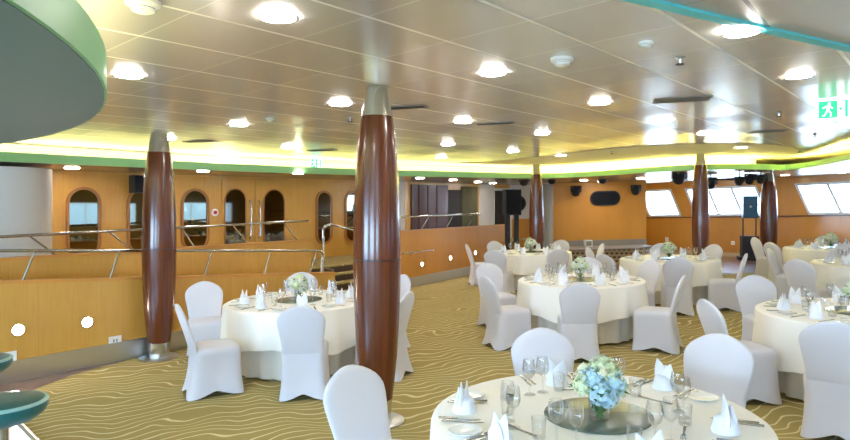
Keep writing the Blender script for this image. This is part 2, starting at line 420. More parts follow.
# port side wall along the terrace (s = u)
fp = pl(W(0, 10.8), E1, E2)
mb = MB(); slab(mb, fp, [(-4.6, -0.1), (16.6, -0.1), (16.6, 3.1), (-4.6, 3.1)], 0, 0.15); struct(mb.build('wall_port', wood_wall))
def window_wall(name, f, s0, s1, wins, z0, z1, m_, slant, base=0):
    """wall with leaning window openings: wins = (left, right) at sill level"""
    mb = MB()
    slab(mb, f, [(s0, -0.3), (s1, -0.3), (s1, z0), (s0, z0)], 0, 0.15)
    slab(mb, f, [(s0, z1), (s1, z1), (s1, 3.25), (s0, 3.25)], 0, 0.15)
    edges = [s0] + [q for w_ in wins for q in w_] + [s1]
    for i in range(0, len(edges), 2):
        a, b = edges[i], edges[i+1]
        la = 0 if i == 0 else slant; lb = 0 if i == len(edges)-2 else slant
        slab(mb, f, [(a, z0), (b, z0), (b+lb, z1), (a+la, z1)], 0, 0.15)
    return struct(mb.build(name, m_))
WN = [0]
def window(f, a, b, z0, z1, slant, n, bar=None, gm=None):
    WN[0] += 1
    fr = MB()
    for i in range(n+1):
        s = a+(b-a)*i/n; wd = 0.035
        slab(fr, f, [(s-wd, z0), (s+wd, z0), (s+wd+slant, z1), (s-wd+slant, z1)], -0.02, 0.12)
    for z in (z0+0.03, z1-0.03):
        k = slant*(z-z0)/(z1-z0)
        slab(fr, f, [(a+k, z-0.035), (b+k, z-0.035), (b+k, z+0.035), (a+k, z+0.035)], -0.02, 0.12)
    if bar:
        k = slant*(bar-z0)/(z1-z0)
        slab(fr, f, [(a+k, bar-0.012), (b+k, bar-0.012), (b+k, bar+0.012), (a+k, bar+0.012)], 0.02, 0.06)
    o = struct(fr.build('window_%d' % WN[0], frame_white))
    pn = MB(); slab(pn, f, [(a, z0), (b, z0), (b+slant, z1), (a+slant, z1)], 0.07, 0.08)
    pn.build('pane', gm or pane_m, o)
# starboard window wall (s = -v, so s grows to the right)
fw = pl(W(20.7, 0), (-E2[0], -E2[1]), E1)
Z0, Z1 = 1.56, 2.47
def sw(px): return -v_at(px, 20.7)
wins = [(sw(650), sw(681)), (sw(697), sw(768)), (sw(810), sw(842)+2*(sw(842)-sw(810)))]
wins.append((wins[-1][1]+1.0, wins[-1][1]+3.4))
SL = -0.36
window_wall('wall_starboard', fw, -9.6, 8.1, wins, Z0, Z1, wood_right, SL)
for (a, b), n in zip(wins, (1, 3, 3, 2)): window(fw, a, b, Z0, Z1, SL, n, 1.885)
mb = MB(); slab(mb, fw, [(-9.3, Z0-0.05), (8, Z0-0.05), (8, Z0-0.015), (-9.3, Z0-0.015)], -0.035, 0); struct(mb.build('trim_8', wood_maroon))
mb = MB(); slab(mb, fw, [(-9.3, 0.2), (8, 0.2), (8, 0.42), (-9.3, 0.42)], -0.02, 0); struct(mb.build('baseboard_starboard', mat('beige_kick', srgb(196, 176, 140), 0.5)))
# walls behind the photographer, with window bands
fr_ = pl(W(0, -8), E1, NB)
wr = [(u-1.6, u+1.6) for u in (1.5, 6.5, 11.5, 16.5)]
window_wall('wall_aft_right', fr_, -4.6, 20.8, wr, 1.0, 2.0, wood_wall, 0.0)
for a, b in wr: window(fr_, a, b, 1.0, 2.0, 0, 3, None, tint_m)
fb = pl(W(-4.5, 0), E2, (-E1[0], -E1[1]))
wb = [(v-1.5, v+1.5) for v in (-5.0, 0.5, 5.0)]
window_wall('wall_aft_left', fb, -8.1, 11, wb, 1.1, 2.1, wood_wall, 0.0)
for a, b in wb: window(fb, a, b, 1.1, 2.1, 0, 3)
# stage: a wall square to the photographer, then a grey return
fs = pl((0, 19.0), (1, 0), (0, 1))
mb = MB(); slab(mb, fs, [(3.92, 0.2), (6.78, 0.2), (6.78, 3.1), (3.92, 3.1)], 0, 0.15); mb.box(6.63, 6.78, 19.1, 21.5, 0.3, 3.3); struct(mb.build('wall_stage', wood_stage))
mb = MB(); slab(mb, fs, [(3.92, 0.72), (6.78, 0.72), (6.78, 0.92), (3.92, 0.92)], -0.03, 0); struct(mb.build('baseboard_stage', mat('grey_kick', srgb(150, 142, 130), 0.55, 0.3)))
P0 = W(16.5, 10.8); P1 = (3.95, 19.6); L = math.hypot(P1[0]-P0[0], P1[1]-P0[1]); dd = ((P1[0]-P0[0])/L, (P1[1]-P0[1])/L)
fg = pl(P0, dd, (-dd[1], dd[0]))
mb = MB(); slab(mb, fg, [(0, 1.62), (L, 1.62), (L, 3.1), (0, 3.1)], 0, 0.15); struct(mb.build('wall_recess', grey_wall))
mb = MB(); slab(mb, fg, [(0, 0), (L, 0), (L, 1.62), (0, 1.62)], -0.01, 0.15); struct(mb.build('wall_recess_wainscot', wood_stage))
mb = MB(); mb.lathe([(0.17, FL(3.68, 18.6)+.455), (0.17, 2.74)], (3.68, 18.6, 0), 24); tag(mb.build('grey_post', grey_dark), 'slim grey post at the left end of the orange stage wall', 'post', kind='thing')

# stage platform
st = [(2.9, 17.75), (5.6, 17.75), (6.9, 18.4), (8.0, 19.2), (7.1, 20.2), (6.7, 18.98), (3.0, 18.98)]
st = [(2.9, 17.75), (5.9, 17.75), (6.75, 18.4), (6.75, 18.97), (2.9, 18.97)]
ob = MB(); ob.prism(st, lambda x, y: (x, y, FL(x, y)-0.02), lambda x, y: (x, y, FL(x, y)+0.42)); so = ob.build('stage_platform', stage_front); tag(so, 'low stage platform with patterned dark front below the orange wall', 'stage', kind='thing')
mb = MB(); mb.prism([(2.87, 17.72), (5.93, 17.72), (6.75, 18.36), (6.75, 18.97), (2.87, 18.97)], lambda x, y: (x, y, FL(x, y)+0.42), lambda x, y: (x, y, FL(x, y)+0.45)); mb.build('stage_top', grey_dark, so)

# terrace floor, landing and steps
struct(flat('floor_terrace', [W(-4.5, 9.05), W(7.25, 9.05), W(7.25, 9.36), W(9.9, 9.36), W(16.4, 9.9), W(16.4, 10.8), W(-4.5, 10.8)], lambda x, y: FL(x, y)+0.72, carpet_m))
tp = thing('terrace_steps', 'carpeted steps climbing to the terrace between the two wooden parapets', 'steps')
for i in range(5):
    v0 = 8.35+i*0.2; z1 = 0.145*(i+1)
    mb = MB(); q = [W(7.25, v0), W(8.75, v0), W(8.75, 9.38), W(7.25, 9.38)]
    mb.prism(q, lambda x, y: (x, y, FL(x, y)+z1-0.145), lambda x, y: (x, y, FL(x, y)+z1-0.03)); mb.build('step', mat('step_riser_dark', srgb(70, 50, 32), 0.7) if i == 0 else MATS['step_riser_dark'], tp)
    mb = MB(); q = [W(7.25, v0-0.02), W(8.75, v0-0.02), W(8.75, 9.38), W(7.25, 9.38)]
    mb.prism(q, lambda x, y: (x, y, FL(x, y)+z1-0.03), lambda x, y: (x, y, FL(x, y)+z1)); mb.build('tread', carpet_m, tp)

# parapets
def parapet(name, v, u0, u1, ztop, m_, v1=None, label=None):
    A = W(u0, v); B = W(u1, v if v1 is None else v1); L = math.hypot(B[0]-A[0], B[1]-A[1]); d = ((B[0]-A[0])/L, (B[1]-A[1])/L); n = (-d[1], d[0])
    f = pl(A, d, n)
    mb = MB(); slab(mb, f, [(0, -0.05), (L, -0.05), (L, ztop(u1)-0.035), (0, ztop(u0)-0.035)], 0, 0.12)
    o = struct(mb.build(name, m_))
    mb = MB(); slab(mb, f, [(-0.01, ztop(u0)-0.035), (L+0.01, ztop(u1)-0.035), (L+0.01, ztop(u1)), (-0.01, ztop(u0))], -0.02, 0.14); mb.build('capping', wood_edge, o)
    return f, L, o
zlow = lambda u: 1.244-0.068*(u-2.1)
parapet('wall_lower_parapet', 7.95, -1.5, 6.85, zlow, wood_wall)
parapet('wall_upper_parapet', 9.05, -4.4, 7.23, lambda u: 1.44, wood_wall)
fR, LR, _ = parapet('wall_right_parapet', 9.3, 9.87, 15.0, lambda u: 1.50, wood_stage, 9.85)
def kick(name, f, s0, s1, h, m_, zf):
    mb = MB(); N_ = 8
    for i in range(N_):
        a = s0+(s1-s0)*i/N_; b = s0+(s1-s0)*(i+1)/N_
        za = zf(a); zb = zf(b)
        slab(mb, f, [(a, za), (b, zb), (b, zb+h), (a, za+h)], -0.025, 0)
    return struct(mb.build(name, m_))
fl_ = pl(W(0, 7.95), E1, E2)
def zfl(f): return lambda s: (lambda p: FL(p[0], p[1])-g(p[0]))(f(s, 0, 0))
kick('baseboard_left', fl_, -1.5, 6.85, 0.24, steel_sat, zfl(fl_))
kick('baseboard_right', fR, 0, LR, 0.22, steel_sat, zfl(fR))

# rails
def rail(name, label, f, s0, s1, z0, z1, struts, zbase, r=0.02, extra=None):
    t = thing(name, label, 'railing')
    pts = [f(s0+(s1-s0)*i/10, z0+(z1-z0)*i/10, 0.06) for i in range(11)]
    if extra: pts += extra
    MB().tube(pts, r, 10).build('handrail', chrome, t)
    for a, b in struts:
        za = z0+(z1-z0)*(a-s0)/(s1-s0)
        MB().tube([f(a, za, 0.06), f(b, zbase(b)-0.01, 0.06)], 0.013, 8).build('strut', chrome, t)
    return t
def us(lst, v): return [(u_at(a, v), u_at(b, v)) for a, b in lst]
fl6 = fl_
s1 = u_at(313, 7.98)
rail('lower_railing', 'polished steel handrail on slanting struts along the lower wooden parapet', fl_, -1.4, s1, 1.582+0.059*3.5, 1.304, us([(36, 23.5), (120, 111), (213, 205.5), (271.6, 265.5), (318, 311)], 7.98), zlow,
     extra=[fl_(s1+0.18, 1.29, 0.06), fl_(s1+0.24, 1.24, 0.06), fl_(s1+0.25, 1.18, 0.06)])
fu_ = pl(W(0, 9.05), E1, E2)
rail('upper_railing', 'polished steel handrail on slanting struts along the upper wooden parapet', fu_, -4.3, u_at(309, 9.1), 1.60, 1.78, us([(-50, -22), (29, 56), (109, 132.5), (182, 194.5), (232.7, 249), (283.6, 298)], 9.1), lambda u: 1.44)
def sR(px):
    best = min((abs((lambda p: 425+F*p[0]/p[1])(fR(s_/200*LR, 0))-px), s_/200*LR) for s_ in range(-20, 201)); return best[1]
rail('terrace_railing', 'polished steel handrail over the orange parapet behind the big middle pillar', fR, 0.0, sR(482), 1.80, 1.81, [(sR(431), sR(423)), (sR(455), sR(448)), (sR(476), sR(469))], lambda u: 1.50, 0.022)
t = thing('wall_handrail', 'short low steel handrail fixed on the face of the orange parapet', 'handrail')
MB().tube([fR(0.0, 1.0, -0.07), fR(sR(425), 1.0, -0.07), fR(sR(431), 1.0, -0.05), fR(sR(432), 1.0, 0.0)], 0.017, 8).build('bar', chrome, t)
MB().tube([fR(0.35, 0.99, -0.07), fR(0.35, 0.94, -0.03), fR(0.35, 0.94, 0.0)], 0.009, 6).build('bracket', chrome, t)
# stair handrail at the end of the upper parapet
xs, ys = W(u_at(323, 8.2), 8.2); zb = FL(xs, ys)
t = thing('stair_handrail', 'bent steel stair handrail on a post at the end of the parapets', 'handrail', loc=(0, 0, 0))
MB().tube([(xs, ys, zb+0.2), (xs, ys, 1.60)], 0.022, 10).build('post', chrome, t)
x2, y2 = W(u_at(318, 7.8), 7.8); MB().tube([(x2, y2, zb), (xs+0.01, ys, 1.45)], 0.02, 10).build('brace', chrome, t)
x3, y3 = W(u_at(346, 8.9), 8.9); x4, y4 = W(u_at(331, 8.4), 8.4)
MB().tube([(xs, ys, 1.60), (xs+0.05, ys+0.05, 1.66), (x4, y4, 1.68), (x3, y3, 1.58), (x3+0.3, y3+0.2, 1.48)], 0.022, 10).build('handrail', chrome, t)
MB().tube([W(6.86, 8.05)+(0.86,), W(6.95, 8.1)+(0.9,), (xs, ys, 0.95)], 0.016, 8).build('lower_bar', chrome, t)

# white round casing at the far left and bits of the port wall
CXc, CYc = W(2.72, 10.18)
mb = MB(); mb.lathe([(0.56, 0), (0.56, 2.50)], (CXc, CYc, 0), 32); tag(mb.build('round_casing', grey_wall), 'wide pale grey round casing standing on the terrace at the left edge', 'column', kind='thing')

def capsule(s0, s1, z0, z1, n=10):
    r_ = (s1-s0)/2; c = (s0+s1)/2; p = []
    for i in range(n+1): a = math.pi*i/n; p.append((c+r_*math.cos(a), z1-r_+r_*math.sin(a)))
    for i in range(n+1): a = math.pi+math.pi*i/n; p.append((c+r_*math.cos(a), z0+r_+r_*math.sin(a)))
    return p
def arched_mirror(px0, px1, z0, z1, label, m_=mirror_m):
    u0, u1 = u_at(px0, 10.78), u_at(px1, 10.78)
    t = thing('arched_mirror', label, 'mirror', 'arched mirrors on the wooden terrace wall')
    fr = MB(); a = capsule(u0, u1, z0, z1, 16); b = capsule(u0+0.045, u1-0.045, z0+0.045, z1-0.045, 16); n = len(a)
    vs = [fp(s, z, -0.04) for s, z in a]+[fp(s, z, -0.04) for s, z in b]+[fp(s, z, 0) for s, z in a]+[fp(s, z, -0.01) for s, z in b]
    fsx = []
    for i in range(n):
        k = (i+1) % n; fsx += [(i, k, n+k, n+i), (2*n+i, 2*n+k, k, i), (n+i, n+k, 3*n+k, 3*n+i)]
    fr.add(vs, fsx); fr.build('frame', gold_frame, t)
    pn = MB(); slab(pn, fp, b, -0.015, -0.005); pn.build('mirror_glass', m_, t)
arched_mirror(66, 101, 1.25, 2.43, 'arched mirror nearest the pale round casing on the terrace wall')
arched_mirror(127, 158, 1.25, 2.43, 'arched mirror partly hidden by the left mahogany pillar')
arched_mirror(181, 209, 1.25, 2.43, 'arched mirror between the left mahogany pillar and the double doors')
arched_mirror(316, 332, 1.22, 2.43, 'narrow arched mirror just right of the double doors')
arched_mirror(345, 360, 1.22, 2.43, 'narrow arched mirror partly hidden by the big middle pillar')
def leaf(n, px0, px1, g0, g1, hx):
    u0, u1 = u_at(px0, 10.75), u_at(px1, 10.75)
    mb = MB(); slab(mb, fp, [(u0, 0.8), (u1, 0.8), (u1, 2.62), (u0, 2.62)], -0.05, 0); d = struct(mb.build('door_%d' % n, wood_wall))
    a, b = u_at(g0, 10.75), u_at(g1, 10.75); r_ = (b-a)/2
    arch = [(b, 0.95), (b, 2.43-r_)]+[((a+b)/2+r_*math.cos(q), 2.43-r_+r_*math.sin(q)) for q in [math.pi*i/12 for i in range(1, 12)]]+[(a, 2.43-r_), (a, 0.95)]
    mb = MB(); slab(mb, fp, arch, -0.065, -0.045); mb.build('arched_glass', smoked, d)
    mb = MB(); mb.tube([fp(*q, -0.06) for q in arch]+[fp(*arch[0], -0.06)], 0.015, 6); mb.build('glass_frame', gold_frame, d)
    h = u_at(hx, 10.7); mb = MB(); mb.tube([fp(h, 1.45, -0.06), fp(h, 1.5, -0.11), fp(h, 2.15, -0.11), fp(h, 2.2, -0.06)], 0.02, 8); mb.build('door_handle', chrome, d)
leaf(1, 222.5, 254.8, 224.5, 245.5, 251); leaf(2, 255.4, 289, 263.5, 284, 260)
# alcove behind the right parapet
def patch(name, px0, px1, z0, z1, m_, label, cat, t0=-0.03):
    u0, u1 = u_at(px0, 10.78), u_at(px1, 10.78)
    mb = MB(); slab(mb, fp, [(u0, z0), (u1, z0), (u1, z1), (u0, z1)], t0, 0)
    return tag(mb.build(name, m_), label, cat)
struct(patch('wall_alcove', 392, 404.5, 0.6, 3.0, grey_wall, None, None))
pm = struct(patch('door_4', 411, 447, 0.9, 2.62, wood_maroon, None, None, -0.06))
for px in (420, 429, 438):
    u0 = u_at(px, 10.7); mb = MB(); slab(mb, fp, [(u0-0.012, 0.9), (u0+0.012, 0.9), (u0+0.012, 2.6), (u0-0.012, 2.6)], -0.07, -0.06); mb.build('panel_joint', dark_void, pm)
struct(patch('door_5', 447.5, 463, 0.9, 2.5, dark_void, None, None))
u0, u1 = u_at(463.5, 10.7), u_at(479, 10.7); mb = MB(); rows = []
for z in (0.8, 2.6): rows.append([fp(u0+(u1-u0)*i/40, z, -0.06+0.03*math.sin(i*1.3)) for i in range(41)]+[fp(u0+(u1-u0)*i/40, z, 0) for i in range(40, -1, -1)])
mb.loft(rows); tag(mb.build('curtain', olive_cloth), 'olive grey curtain hanging beside the dark doorway on the terrace', 'curtain')
struct(patch('wall_alcove_grey', 479.5, 494, 0.6, 3.0, grey_wall, None, None))
d3 = struct(patch('door_3', 494, 511, 0.7, 2.58, frame_white, None, None, -0.05))
u0, u1 = u_at(496, 10.7), u_at(508.5, 10.7); mb = MB(); slab(mb, fp, [(u0, 0.7), (u1, 0.7), (u1, 2.5), (u0, 2.5)], -0.06, -0.05); mb.build('door_panel', dark_void, d3)

# oval dark window on the stage wall
x0, x1 = (590-425)/F*19, (620-425)/F*19
def oval(x0, x1, z0, z1):
    r_ = (z1-z0)/2; c = (z0+z1)/2; p = []
    for i in range(13): a = -math.pi/2+math.pi*i/12; p.append((x1-r_+r_*math.cos(a), c+r_*math.sin(a)))
    for i in range(13): a = math.pi/2+math.pi*i/12; p.append((x0+r_+r_*math.cos(a), c+r_*math.sin(a)))
    return p
t = thing('oval_porthole', 'black oval porthole set in the orange stage wall', 'porthole')
MB().prism(oval(x0, x1, 1.97, 2.42), lambda s, z: fs(s, z, -0.05), lambda s, z: fs(s, z, 0)).build('rim', black_m, t)
MB().prism(oval(x0+0.04, x1-0.04, 2.01, 2.38), lambda s, z: fs(s, z, -0.055), lambda s, z: fs(s, z, -0.045)).build('dark_glass', black_gloss, t)
t = thing('round_porthole', 'dark round porthole half hidden behind the slim far pillar', 'porthole')
s_ = 0.25; z_ = 2.1
MB().prism([(s_+0.26*math.cos(a), z_+0.26*math.sin(a)) for a in [2*math.pi*i/28 for i in range(28)]], lambda s, z: fg(s, z, -0.05), lambda s, z: fg(s, z, 0)).build('rim', black_m, t)
MB().prism([(s_+0.21*math.cos(a), z_+0.21*math.sin(a)) for a in [2*math.pi*i/28 for i in range(28)]], lambda s, z: fg(s, z, -0.056), lambda s, z: fg(s, z, -0.045)).build('dark_glass', black_gloss, t)

# ------------------------------------------------------------------ bar canopy
CX, CY, CR = -5.12, 1.15, 4.03
t = thing('bar_canopy', 'big round mint green canopy over the bar at top left', 'canopy')
def cz(z): return lambda x, y: (x, y, z+g(x))
circ = lambda r_: [(CX+r_*math.cos(a), CY+r_*math.sin(a)) for a in [2*math.pi*i/128 for i in range(128)]]
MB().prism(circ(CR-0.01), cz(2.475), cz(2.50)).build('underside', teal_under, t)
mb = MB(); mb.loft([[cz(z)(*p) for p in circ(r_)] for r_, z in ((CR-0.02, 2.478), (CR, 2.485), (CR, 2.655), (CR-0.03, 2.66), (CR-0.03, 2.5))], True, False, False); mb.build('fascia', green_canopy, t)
mb = MB(); mb.loft([[cz(z)(*p) for p in circ(r_)] for r_, z in ((CR-0.12, 2.60), (CR-0.2, 2.60), (CR-0.2, 2.61), (CR-0.12, 2.61))], False, False, False); mb.build('light_ring', emit('canopy_light_ring', (1.0, 0.92, 0.50, 1), COVE*.28), t)
MB().prism(circ(CR-0.6), cz(2.5), cz(2.97)).build('hanger_drum', white_paint, t)

# ------------------------------------------------------------------ pillars
PROF = [(0, .115), (.07, .135), (.075, .138), (.2, .176), (.35, .199), (.5, .208), (.65, .199), (.8, .176), (.875, .152), (.91, .136), (.915, .133), (1.0, .091)]
def prof_at(f_):
    for (a, ra), (b, rb) in zip(PROF, PROF[1:]):
        if a <= f_ <= b: return ra+(rb-ra)*(f_-a)/(b-a)
def pillar(x, y, k, ring, top, label):
    z0 = FL(x, y); H = top+g(x)-z0
    t = thing('pillar', label, 'pillar', loc=(x, y, z0)); t['kind'] = 'thing'
    def seg(a, b, n=10): return [(prof_at(a+(b-a)*i/n)*k, (a+(b-a)*i/n)*H) for i in range(n+1)]
    MB().lathe(seg(.07, ring-.0015), n=20*2).build('lower_shaft', mahogany, t)
    MB().lathe(seg(ring+.0015, .91), n=40).build('upper_shaft', mahogany, t)
    MB().lathe([(prof_at(ring)*k-.006, (ring-.003)*H), (prof_at(ring)*k-.006, (ring+.003)*H)], n=40).build('joint_ring', dark_void, t)
    MB().lathe(seg(.91, .997, 4), n=40).build('steel_cap', cap_m, t)
    MB().lathe(seg(0.003, .07, 4), n=40).build('steel_foot', cap_m, t)
    MB().lathe([(.24*k, 0), (.24*k, .012), (.22*k, .022), (.11*k, .03)], n=40).build('base_plate', steel, t)
    return t
PA = W(3.45, 7.62)
pillar(-3.37, 7.86, 1.0, .485, CEIL, 'mahogany pillar standing against the left wooden parapet')
pillar(-0.416, 5.37, 1.0, .485, CEIL, 'big mahogany pillar standing in front of the left round table')
pillar(2.67, 14.85, .84, .545, CEIL, 'slim mahogany pillar behind the far left table near the speaker')
pillar(5.74, 12.92, .82, .55, CEIL, 'mahogany pillar between the stage corner and the windows')
pillar(8.62, 15.55, .98, .5, SOFF, 'dark mahogany pillar under the pointed green soffit by the windows')

# ------------------------------------------------------------------ ceiling fittings
def downlight(first):
    t = thing('downlight', 'x', 'light')
    MB().lathe([(.112, 0), (.112, -.003), (.1, -.005), (.096, -.002)], n=28, cap0=False, cap1=False).build('trim_ring', white_paint, t)
    MB().lathe([(.0, -.006), (.05, -.0065), (.097, -.005), (.097, 0)], n=28).build('diffuser', down_e, t)
    return t
DL = Maker(downlight(True))
vis = [((278, 15), 'downlight at the top left beside the mint canopy'), ((129, 74), 'downlight just right of the mint canopy edge'), ((340, 103), 'downlight just left of the big middle pillar cap'),
       ((239, 124), 'downlight between the left and middle pillars'), ((168, 138), 'small downlight beside the cap of the left pillar'), ((493, 72), 'large downlight right of the middle pillar cap'),
       ((463, 121), 'downlight between two ceiling vents past the middle pillar'), ((600, 102), 'downlight below the round smoke detector'), ((742, 28), 'large downlight touching the turquoise strip'),
       ((799, 75), 'large downlight near the right exit sign'), ((664, 120), 'downlight in front of the stage side pillar'), ((705, 133), 'downlight just right of the stage side pillar cap'),
       ((542, 133), 'downlight above the slim far pillar'), ((513, 151), 'small downlight left of the slim far pillar cap'), ((448, 144), 'small downlight over the right terrace parapet'),
       ((441, 157), 'tiny downlight at the cove edge over the right parapet'), ((288, 147), 'small downlight left of the left exit sign'), ((229, 155), 'small downlight at the cove edge over the doors'),
       ((561, 155), 'small downlight at the yellow cove right of the slim pillar'), ((741, 147), 'small downlight in the yellow cove right of the stage side pillar')]
for p, lab in vis:
    x, y = at_ceil(*p); DL.put(x, y, CEIL+g(x)-(0.03 if p[0] == 742 else 0.012), 0, 'round warm ' + lab, 'recessed downlights in the main ceiling')
for p, lab in (((72, 168), 'over the first arched mirror'), ((203, 171), 'over the mirror by the double doors'), ((298, 173), 'right of the double doors'), ((420, 178), 'over the left maroon panel'), ((453, 180), 'over the dark doorway'), ((478, 182), 'over the olive curtain'), ((493, 183), 'left of the white framed door'), ((785, 175), 'over the wood between the window groups'), ((640, 178), 'over the right end of the stage wall')):
    x, y = at_ceil(*p, 0.3); DL.put(x, y, SOFF+g(x)-0.005, 0, 'small added fill downlight in the low soffit ' + lab, 'downlights in the low soffit')
for x, y, lab in ((4.4, 17.2, 'over the left half of the stage'), (6.0, 17.2, 'over the right half of the stage'), (5.2, 18.3, 'close to the oval porthole'), (7.6, 17.6, 'between the stage pillar and the windows'), (9.6, 15.2, 'right of the dark window pillar'), (10.6, 13.2, 'over the farthest table by the windows'), (11.4, 11.0, 'along the starboard side'), (9.6, 8.6, 'beside the right edge tables'), (9.8, 5.0, 'over the starboard side tables'), (8.4, 18.4, 'close to the windows behind the loudspeaker'), (10.9, 16.2, 'close to the right window group'), (12.6, 13.4, 'near the starboard windows')):  # lamps added to brighten the dim stage end and starboard side
    DL.put(x, y, SOFF+g(x)-0.006, 0, 'small added fill downlight in the low soffit ' + lab, 'downlights in the low soffit')
# unseen lamps added for fill, repeating the ceiling grid behind and beside the photographer
for u, v in [(a, b) for a in (-2.5, 0.5, 3.5, 6.5, 9.5, 12.5) for b in (-6.2, -3.4)]+[(-2.5, -0.6), (-0.8, 1.6), (8.2, -0.9), (11.4, -0.8)]:
    x, y = W(u, v)
    if abs(math.hypot(x-CX, y-CY)) < CR+0.1: continue
    DL.put(x, y, CEIL+g(x)-0.008, 0, 'unseen round warm downlight added for fill behind the photographer', 'added fill downlights behind the photographer')

def vent(px, py, label, n=9, sx=.5, sy=.16, rz=-0.3, dark=True):
    x, y = at_ceil(px, py); t = thing('ceiling_vent', label, 'vent', loc=(x, y, CEIL+g(x)-0.004), rz=rz)
    MB().box(-sx/2, sx/2, -sy/2, sy/2, -.006, 0).build('frame', vent_m, t)
    mb = MB()
    for i in range(n):
        q = -sy/2+.02+(sy-.04)*i/(n-1); mb.box(-sx/2+.02, sx/2-.02, q-.005, q+.005, -.0068, -.005)
    mb.build('slots', vent_dark, t)
vent(404, 107, 'slotted ceiling vent beside the big middle pillar cap'); vent(495, 123, 'slotted ceiling vent past the large downlight'); vent(682, 99, 'slotted ceiling vent left of the right exit sign', 9, .55, .3)
vent(768, 131, 'slotted ceiling vent near the yellow cove on the right', 9, .5, .25); vent(200, 141, 'slotted ceiling vent right of the left pillar cap'); vent(322, 150, 'slotted ceiling vent over the left exit sign')
def detector(px, py, label, k=1.0):
    x, y = at_ceil(px, py); t = thing('smoke_detector', label, 'smoke detector', loc=(x, y, CEIL+g(x)-0.002))
    MB().lathe([(.085*k, 0), (.085*k, -.02*k), (.07*k, -.028*k)], n=24).build('base', white_paint, t)
    MB().lathe([(.06*k, -.026*k), (.055*k, -.05*k), (.035*k, -.058*k), (0, -.06*k)], n=24).build('sensor_head', MATS['white_plastic'], t)
    MB().lathe([(.058*k, -.032*k), (.058*k, -.038*k)], n=24).build('dark_slot', vent_dark, t)
detector(562, 58, 'white round smoke detector right of the large downlight');
detector(646, 42, 'flat white disc detector left of the sprinkler', .6); detector(143, 1, 'white smoke detector near the mint canopy', 1.0); detector(270, 118, 'tiny white detector left of the middle pillar', .6)
def sprinkler(px, py, label):
    x, y = at_ceil(px, py); t = thing('sprinkler', label, 'sprinkler', loc=(x, y, CEIL+g(x)-0.002))
    MB().lathe([(.035, 0), (.03, -.01), (.012, -.014), (.01, -.05)], n=14).build('body', steel, t)
    MB().lathe([(.03, -.05), (.03, -.055)], n=14).build('deflector', vent_dark, t)
sprinkler(680, 57, 'small metal sprinkler head right of the disc detector'); sprinkler(350, 117, 'small metal sprinkler head left of the middle pillar'); sprinkler(612, 151, 'tiny sprinkler head in the yellow cove'); sprinkler(518, 165, 'tiny sprinkler head at the cove corner'); sprinkler(779, 112, 'small sprinkler head left of the right exit sign'); sprinkler(815, 134, 'tiny sprinkler head below the right exit sign')

def exit_sign(px, ytop, wpx, wd, hgt, label):
    x, y = at_ceil(px, ytop); z = CEIL+g(x)
    t = thing('exit_sign', label, 'exit sign', loc=(x, y, z), rz=math.atan2(-x, y))
    MB().box(-wd/2, wd/2, -.01, .01, -hgt-.01, -.01).build('panel', sign_white, t)
    mb = MB(); a = -wd/2+.012; b = wd*0.14; mb.box(a, b, -.013, -.01, -hgt, -.02); mb.box(wd/2-.035, wd/2-.01, -.013, -.01, -hgt, -.02); field = mb.build('green_field', sign_green, t)
    mb = MB(); c = (a+b)/2; s = hgt/0.2
    def poly(p): mb.prism([(c+q[0]*s, -hgt/2-.01+q[1]*s) for q in p], lambda x_, z_: (x_, -.0155, z_), lambda x_, z_: (x_, -.012, z_))
    poly([(.012+.014*math.cos(k), .06+.014*math.sin(k)) for k in [2*math.pi*i/12 for i in range(12)]])
    poly([(-.018, .04), (.02, .044), (.012, -.012), (-.012, -.012)])
    poly([(-.018, .04), (-.05, .02), (-.046, .01), (-.014, .026)]); poly([(.018, .042), (.046, .012), (.038, .006), (.014, .026)])
    poly([(-.012, -.008), (.004, -.01), (-.03, -.07), (-.05, -.07), (-.05, -.06), (-.036, -.058)]); poly([(.0, -.01), (.012, -.01), (.034, -.04), (.03, -.075), (.016, -.072), (.02, -.042)])
    mb.build('running_figure', sign_white, field)
    MB().prism([(wd*.17, -hgt*.55), (wd*.17+.03, -hgt*.42), (wd*.17+.03, -hgt*.68)], lambda x_, z_: (x_, -.0135, z_), lambda x_, z_: (x_, -.01, z_)).build('arrow', sign_green, field)
exit_sign(833, 99, 26, .28, .20, 'green and white running man exit sign hanging at the right edge')
exit_sign(316, 158, 11, .21, .18, 'small green and white exit sign hanging left of the middle pillar')

def stage_lamp(x, y, z, label, rz=0, k=1.0, wall=False):
    t = thing('stage_light', label, 'stage light', loc=(x, y, z), rz=rz)
    if wall: MB().box(-.03, .03, 0, .16, -.03, .03).build('bracket', black_m, t)
    else: MB().tube([(0, 0, .26*k), (0, 0, .14*k)], .015, 8).build('hanger', black_m, t)
    MB().box(-.15*k, -.12*k, -.04*k, .04*k, -.04*k, .15*k).build('yoke', black_m, t)
    MB().box(.12*k, .15*k, -.04*k, .04*k, -.04*k, .15*k).build('yoke', black_m, t)
    MB().box(-.15*k, .15*k, -.04*k, .04*k, .12*k, .15*k).build('yoke_bridge', black_m, t)
    M_ = Matrix.Rotation(R(35), 4, 'X'); mb = MB(); mb.lathe([(.08*k, -.14*k), (.115*k, -.1*k), (.12*k, .06*k), (.1*k, .12*k), (.04*k, .14*k)], n=16); mb.v = [tuple(M_ @ Vector(p)) for p in mb.v]; body = mb.build('lamp_body', black_m, t)
    mb = MB(); mb.lathe([(.075*k, -.142*k), (.07*k, -.147*k)], n=16); mb.v = [tuple(M_ @ Vector(p)) for p in mb.v]; mb.build('lens', lamp_lens, body)
def atz(px, py, Y): return ((px-425)/F*Y, Y, EYE-(py-212.7)/F*Y)
def hang(px, py, Y, label, k=1.0, rz=0): x, y, z = atz(px, py, Y); stage_lamp(x, y, z, label, rz, k)
